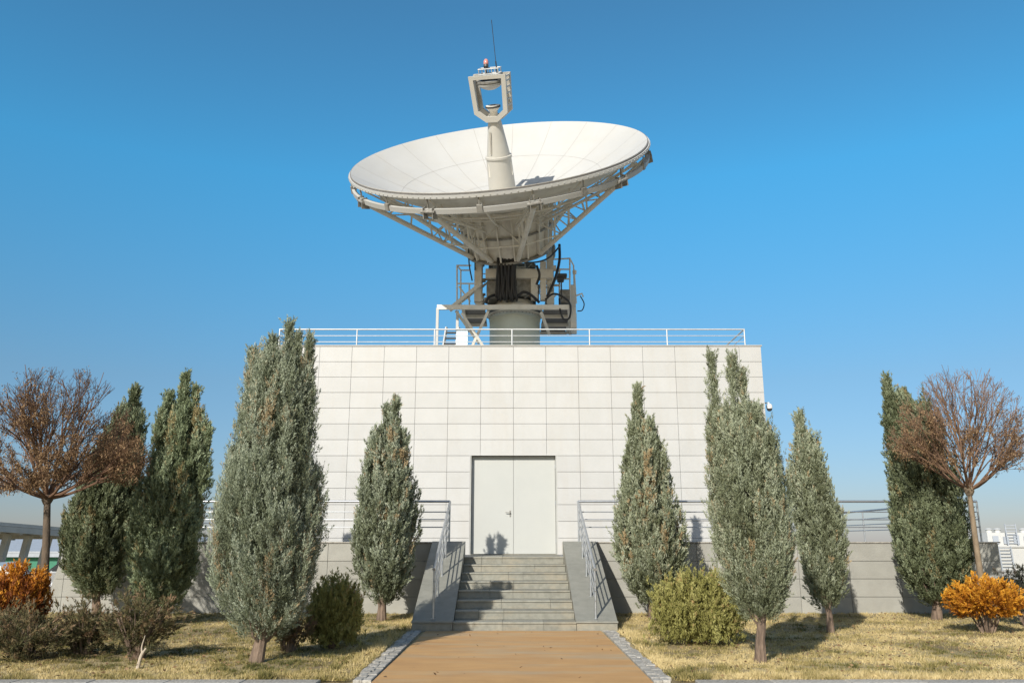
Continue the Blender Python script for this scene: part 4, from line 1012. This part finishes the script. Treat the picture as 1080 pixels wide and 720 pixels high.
rail_frame([((575, 274, 29.0), (601, 272.5, 29.0)), ((578, 284, 29.0), (601, 284, 29.0)), ((601, 272.5, 29), (605, 280, 31.0)), ((578, 295, 29.0), (601, 294, 29.0))],
           [((601, 272, 29.0), (601, 322, 29.0)), ((579, 274, 29.0), (579, 320, 29.0)), ((590, 283, 29.0), (590, 320, 29.0)), ((605, 280, 31.0), (606, 320, 31.0))])
pbox(591, 305, 601, 319, 28.6, .5, 'mech', 'cabinet'); pbox(602, 300, 607, 345, 29.3, .35, 'dishback', 'cable_tray'); pbox(597, 330, 608, 352, 31.2, .1, 'frame', 'end_plate')
m_ = MB()
for (a, b, c, d_) in [(586, 288, 598, 292), (588, 292, 595, 296)]:
    p_, q_ = at(a, d_, 28.5), at(c, b, 28.5); m_.box((p_.x, 28.5, p_.z), (q_.x, 28.75, q_.z), .03)
p_ = at(592, 296, 28.6); m_.tube([p_, p_ - Vector((0, 0, .7))], .025, 8); m_.build('floodlight', M['dark'], ant)
m_ = MB(); p_ = at(607, 312, 28.9); m_.tube([p_, at(614, 309.5, 28.9), at(615, 313, 28.9)], .03, 8); p_ = at(606, 287, 28.9); m_.lathe([(0, -.08), (.07, -.07), (.08, .05), (0, .1)], p_, n=12); m_.tube([p_, at(608, 320, 28.9)], .018, 6); m_.build('sensor_arm', M['frame'], ant, smooth=True)
# small stair on the roof beside the platform
ld = empty('roof_ladder', at(470, 362, 26.9), 'short slanted metal ladder on the roof left of the antenna pedestal', 'ladder')
a, b = at(464, 366, 26.6), at(471, 345, 26.9); a.z = ROOF
for dx in (0, .42):
    m_ = MB(); m_.bar(a + Vector((dx, 0, 0)), b + Vector((dx, 0, 0)), .05, .09); m_.build('side_rail', M['galv'], ld)
for k in range(1, 8):
    m_ = MB(); p_ = a.lerp(b, k / 8); m_.bar(p_, p_ + Vector((.42, 0, 0)), .14, .03); m_.build('rung', M['dark'], ld)
bx_ = MB(); p_ = at(487, 352, 26.7); bx_.box((p_.x - .18, 26.7, ROOF), (p_.x + .2, 26.95, p_.z + .12), .02); bx_.box((p_.x - .21, 26.67, p_.z + .121), (p_.x + .23, 26.98, p_.z + .15), .008)
tag(bx_.build('roof_box', surf('pale_blue_box', (0.62, 0.72, 0.80), rough=.5)), 'small pale blue cabinet on the roof between the ladder and the pedestal', 'cabinet')

# ------------------------------------------------------------------ background left: carport, shed, car
cp2 = empty('carport', (at(20, 560, 42).x, 42, ground_z(0, 42)), 'long concrete carport roof on slanted columns at the far left', 'carport')
gz = ground_z(0, 42)
za, zb2 = at(0, 553, 40).z, at(75, 560, 44).z
m_ = MB(); A_, B_ = at(-120, 544, 36), at(95, 561.5, 46)
dirv = (B_ - A_).normalized(); side = Vector((-dirv.y, dirv.x, 0)).normalized()
for (o_, th) in ((0, .22),):
    m_.prism([A_ + side * 0, B_ + side * 0, B_ + side * 6 + Vector((0, 0, .1)), A_ + side * 6 + Vector((0, 0, .1))], (0, 0, .16))
m_.build('roof', M['carport'], cp2)
m_ = MB(); m_.bar(A_ + Vector((0, 0, -.16)), B_ + Vector((0, 0, -.16)), .14, .28); m_.bar(A_ + side * 5.6 + Vector((0, 0, -.2)), B_ + side * 5.6 + Vector((0, 0, -.2)), .18, .4)
for k in range(9):
    p_ = A_.lerp(B_, (k + .5) / 9); m_.bar(p_ + Vector((0, 0, -.22)), p_ + side * 5.8 + Vector((0, 0, -.22)), .16, .3)
m_.build('beam', M['carport'], cp2)
for k in range(9):
    p_ = A_.lerp(B_, (k + .5) / 9) + side * .9; m_ = MB(); m_.bar(p_ + Vector((0, 0, -.3)), Vector((p_.x - .45, p_.y, gz - .1)), .28, .34, up=(0, 1, 0)); m_.build('column', M['carport'], cp2)
sh = empty('long_shed', (-75, 100, -3), 'long blue-grey shed with a green lower wall beyond the carport', 'shed')
m_ = MB(); m_.box((-140, 100, -3.1), (-40, 108, at(20, 587, 100).z)); m_.build('wall', M['green'], sh)
m_ = MB(); zr = at(20, 587, 100).z; m_.box((-141, 99.2, zr + .001), (-39, 99.9, at(20, 583, 100).z)); m_.prism([(-141, 99.2, zr + .45), (-39, 99.2, zr + .45), (-39, 110, at(20, 567.5, 110).z), (-141, 110, at(20, 567.5, 110).z)], (0, 0, .2)); m_.build('roof', M['shed'], sh)
def car(x, y, label, mat):
    g0 = ground_z(x, y); c = empty('parked_car', (x, y, g0), label, 'car'); Lh = 2.15
    prof = [(-Lh, .35), (-Lh + .02, .62), (-1.55, .80), (-.95, .88), (-.35, 1.40), (.85, 1.45), (1.55, 1.02), (Lh - .05, .95), (Lh, .5), (Lh - .1, .28), (-Lh + .1, .25)]
    m = MB(); ys = [(-.86, 0.0), (-.80, .03)]
    n = len(prof); vs = []
    for yy_, ins in ((-.80, .06), (-.88, 0), (.88, 0), (.80, .06)):
        for (px, pz) in prof:
            k = 1 - (.10 if (pz > .95) else 0)
            vs.append((x + px * (1 - ins * .2), y + yy_ * k, g0 + pz - ins * .3))
    fs = [tuple(range(n))] + [(a * n + i, a * n + (i + 1) % n, (a + 1) * n + (i + 1) % n, (a + 1) * n + i) for a in range(3) for i in range(n)] + [tuple(range(4 * n - 1, 3 * n - 1, -1))]
    m.add(vs, fs); m.build('body', M[mat], c)
    for s in (-1, 1):
        m = MB(); yy_ = y + s * .812
        m.prism([(x - .80, yy_, g0 + .93), (x + .02, yy_, g0 + .93), (x + .02, yy_, g0 + 1.34), (x - .34, yy_, g0 + 1.34)], (0, s * .03, 0)); m.prism([(x + .08, yy_, g0 + .93), (x + 1.25, yy_, g0 + .98), (x + .86, yy_, g0 + 1.36), (x + .08, yy_, g0 + 1.36)], (0, s * .03, 0)); m.build('side_window', M['glass'], c)
        for wx in (-1.3, 1.32):
            m = MB(); m.lathe([(0, 0), (.2, 0), (.31, .02), (.31, .2), (0, .2)], (x + wx, y + s * .90, g0 + .31), (0, -s, 0), 20); w_ = m.build('wheel', M['tyre'], c, smooth=True)
            m = MB(); m.lathe([(0, -.01), (.19, -.008), (.19, 0), (0, 0.001)], (x + wx, y + s * .90, g0 + .31), (0, -s, 0), 16); m.build('rim', M['galv'], w_, smooth=True)
    m = MB(); m.prism([(x - .93, y - .68, g0 + .905), (x - .93, y + .68, g0 + .905), (x - .38, y + .66, g0 + 1.40), (x - .38, y - .66, g0 + 1.40)], (-.02, 0, .02)); m.build('windscreen', M['glass'], c)
    for s in (-1, 1):
        m = MB(); m.box((x - Lh - .01, y + s * .55, g0 + .58), (x - Lh + .06, y + s * .80, g0 + .70), .01); m.build('headlight', M['white'], c)
q = at(36, 600, 33); car(q.x + 1.9, 33, 'silver car parked beyond the left end of the stone wall', 'carpaint')
q = at(14, 600, 37); car(q.x - 1.2, 37, 'white car partly hidden behind the rust orange shrub', 'white')

# ------------------------------------------------------------------ background right: white industrial block
wb = empty('industrial_building', (45, 60, -3), 'low white industrial building with wall ladders at the far right', 'building')
zt2 = at(1050, 577, 60).z
m_ = MB(); m_.box((at(1034, 577, 60).x, 60, -3.2), (80, 75, zt2)); m_.box((at(1034, 577, 60).x - .1, 59.9, zt2 + .001), (80, 60.2, zt2 + .12), .01); m_.build('wall', M['white_wall'], wb)
z3 = at(1060, 562, 75).z; x3 = at(1042, 570, 70).x
m_ = MB(); m_.box((x3, 70, zt2 - .2), (90, 74, z3)); 
m_.build('roof_block', M['white_wall'], wb)
m_ = MB(); rs = random.Random(4)
for k in range(14): 
    xx = x3 + .4 + k * .85; m_.box((xx, 69.9, zt2 + .2), (xx + .45, 69.98, zt2 + .95 + rs.uniform(-.2, .2)), .01)
m_.build('louvre', M['shed'], wb)
for k in range(3):
    m_ = MB(); xx = at(1043 + 9 * k + (18 if k == 2 else 0), 560, 72).x; m_.lathe([(0, 0), (.25, 0), (.25, .25), (.35, .28), (.15, .4), (0, .42)], (xx, 72, z3), n=16); m_.build('roof_vent', M['white_wall'], wb, smooth=True)
for (xp, ya, yb3, YY) in ((1060, 577, 604, 59.7), (1066, 553, 577, 69.5)):
    m_ = MB(); a, b = at(xp - 2, yb3, YY), at(xp - 4, ya - 1, YY); b.x -= .2
    w_ = .85
    for dx in (0, w_): m_.bar(a + Vector((dx, 0, 0)), b + Vector((dx, 0, 0)), .07, .07)
    for k in range(8): p_ = a.lerp(b, (k + .5) / 8); m_.bar(p_, p_ + Vector((w_, 0, 0)), .05, .05)
    m_.build('wall_ladder', M['shed'], wb)
lo = MB(); lo.box((at(1026, 600, 50).x, 50, -3), (70, 50.3, at(1050, 603, 50).z)); lo.box((at(1026, 600, 50).x, 49.95, at(1050, 603, 50).z + .001), (70, 50.35, at(1050, 603, 50).z + .1))
tag(lo.build('boundary_wall', M['greyconc']), 'grey boundary wall in front of the white industrial building', 'wall')

# ------------------------------------------------------------------ light, sky, camera
SA, SE = R(25.0), R(29.0)
sun_dir = Vector((-math.sin(SA) * math.cos(SE), -math.cos(SA) * math.cos(SE), math.sin(SE)))
sl = bpy.data.lights.new('sun', 'SUN'); sl.energy = 3.6; sl.angle = R(.5); sl.color = (1.0, .945, .85)
so_ = bpy.data.objects.new('sun', sl); COL.objects.link(so_); so_.rotation_euler = sun_dir.to_track_quat('Z', 'Y').to_euler(); so_.location = (-10, -10, 30)
w = bpy.data.worlds.new('World'); scene.world = w; w.use_nodes = True
nt = w.node_tree; nt.nodes.clear()
sky = nt.nodes.new('ShaderNodeTexSky'); sky.sky_type = 'NISHITA'; sky.sun_disc = False
sky.sun_elevation = SE; sky.sun_rotation = math.atan2(sun_dir.x, sun_dir.y) % (2 * math.pi)
sky.altitude = 200; sky.air_density = 1.15; sky.dust_density = 0.35; sky.ozone_density = 2.2
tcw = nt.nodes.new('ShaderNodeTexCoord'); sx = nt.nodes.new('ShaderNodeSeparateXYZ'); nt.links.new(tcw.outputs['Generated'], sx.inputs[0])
# sky tint by direction: blue ahead, unseen half behind viewer warmed as added fill
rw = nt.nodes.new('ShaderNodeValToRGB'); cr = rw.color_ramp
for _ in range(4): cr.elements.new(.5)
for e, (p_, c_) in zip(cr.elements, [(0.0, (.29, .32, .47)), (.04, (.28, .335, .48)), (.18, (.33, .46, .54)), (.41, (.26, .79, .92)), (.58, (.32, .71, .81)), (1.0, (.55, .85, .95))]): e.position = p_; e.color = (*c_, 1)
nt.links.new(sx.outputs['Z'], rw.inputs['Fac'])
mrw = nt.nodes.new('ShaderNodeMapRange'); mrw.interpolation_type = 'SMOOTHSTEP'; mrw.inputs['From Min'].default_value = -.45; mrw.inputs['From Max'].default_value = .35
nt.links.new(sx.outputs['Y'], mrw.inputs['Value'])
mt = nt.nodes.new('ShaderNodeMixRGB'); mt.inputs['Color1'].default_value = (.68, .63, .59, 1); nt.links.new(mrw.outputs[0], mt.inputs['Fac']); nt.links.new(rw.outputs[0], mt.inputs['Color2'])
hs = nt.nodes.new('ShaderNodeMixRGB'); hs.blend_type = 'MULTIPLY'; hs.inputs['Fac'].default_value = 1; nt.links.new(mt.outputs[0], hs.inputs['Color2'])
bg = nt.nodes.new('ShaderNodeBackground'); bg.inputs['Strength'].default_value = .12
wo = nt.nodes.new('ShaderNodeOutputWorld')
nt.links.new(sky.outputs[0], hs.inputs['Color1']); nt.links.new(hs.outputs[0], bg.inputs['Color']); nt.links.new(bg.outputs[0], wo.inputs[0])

cam = bpy.data.cameras.new('camera'); co = bpy.data.objects.new('camera', cam); COL.objects.link(co)
co.location = (0, 0, EYE); co.rotation_euler = (math.pi / 2 + PITCH, 0, 0)
cam.sensor_fit = 'HORIZONTAL'; cam.sensor_width = 36; cam.lens = 36 * FPX / 1080; cam.clip_end = 6000; cam.clip_start = .1
scene.camera = co
scene.view_settings.view_transform = 'Standard'; scene.view_settings.look = 'None'; scene.view_settings.gamma = 1; scene.view_settings.exposure = 0.68
scene.cycles.max_bounces = 6; scene.cycles.use_denoising = True
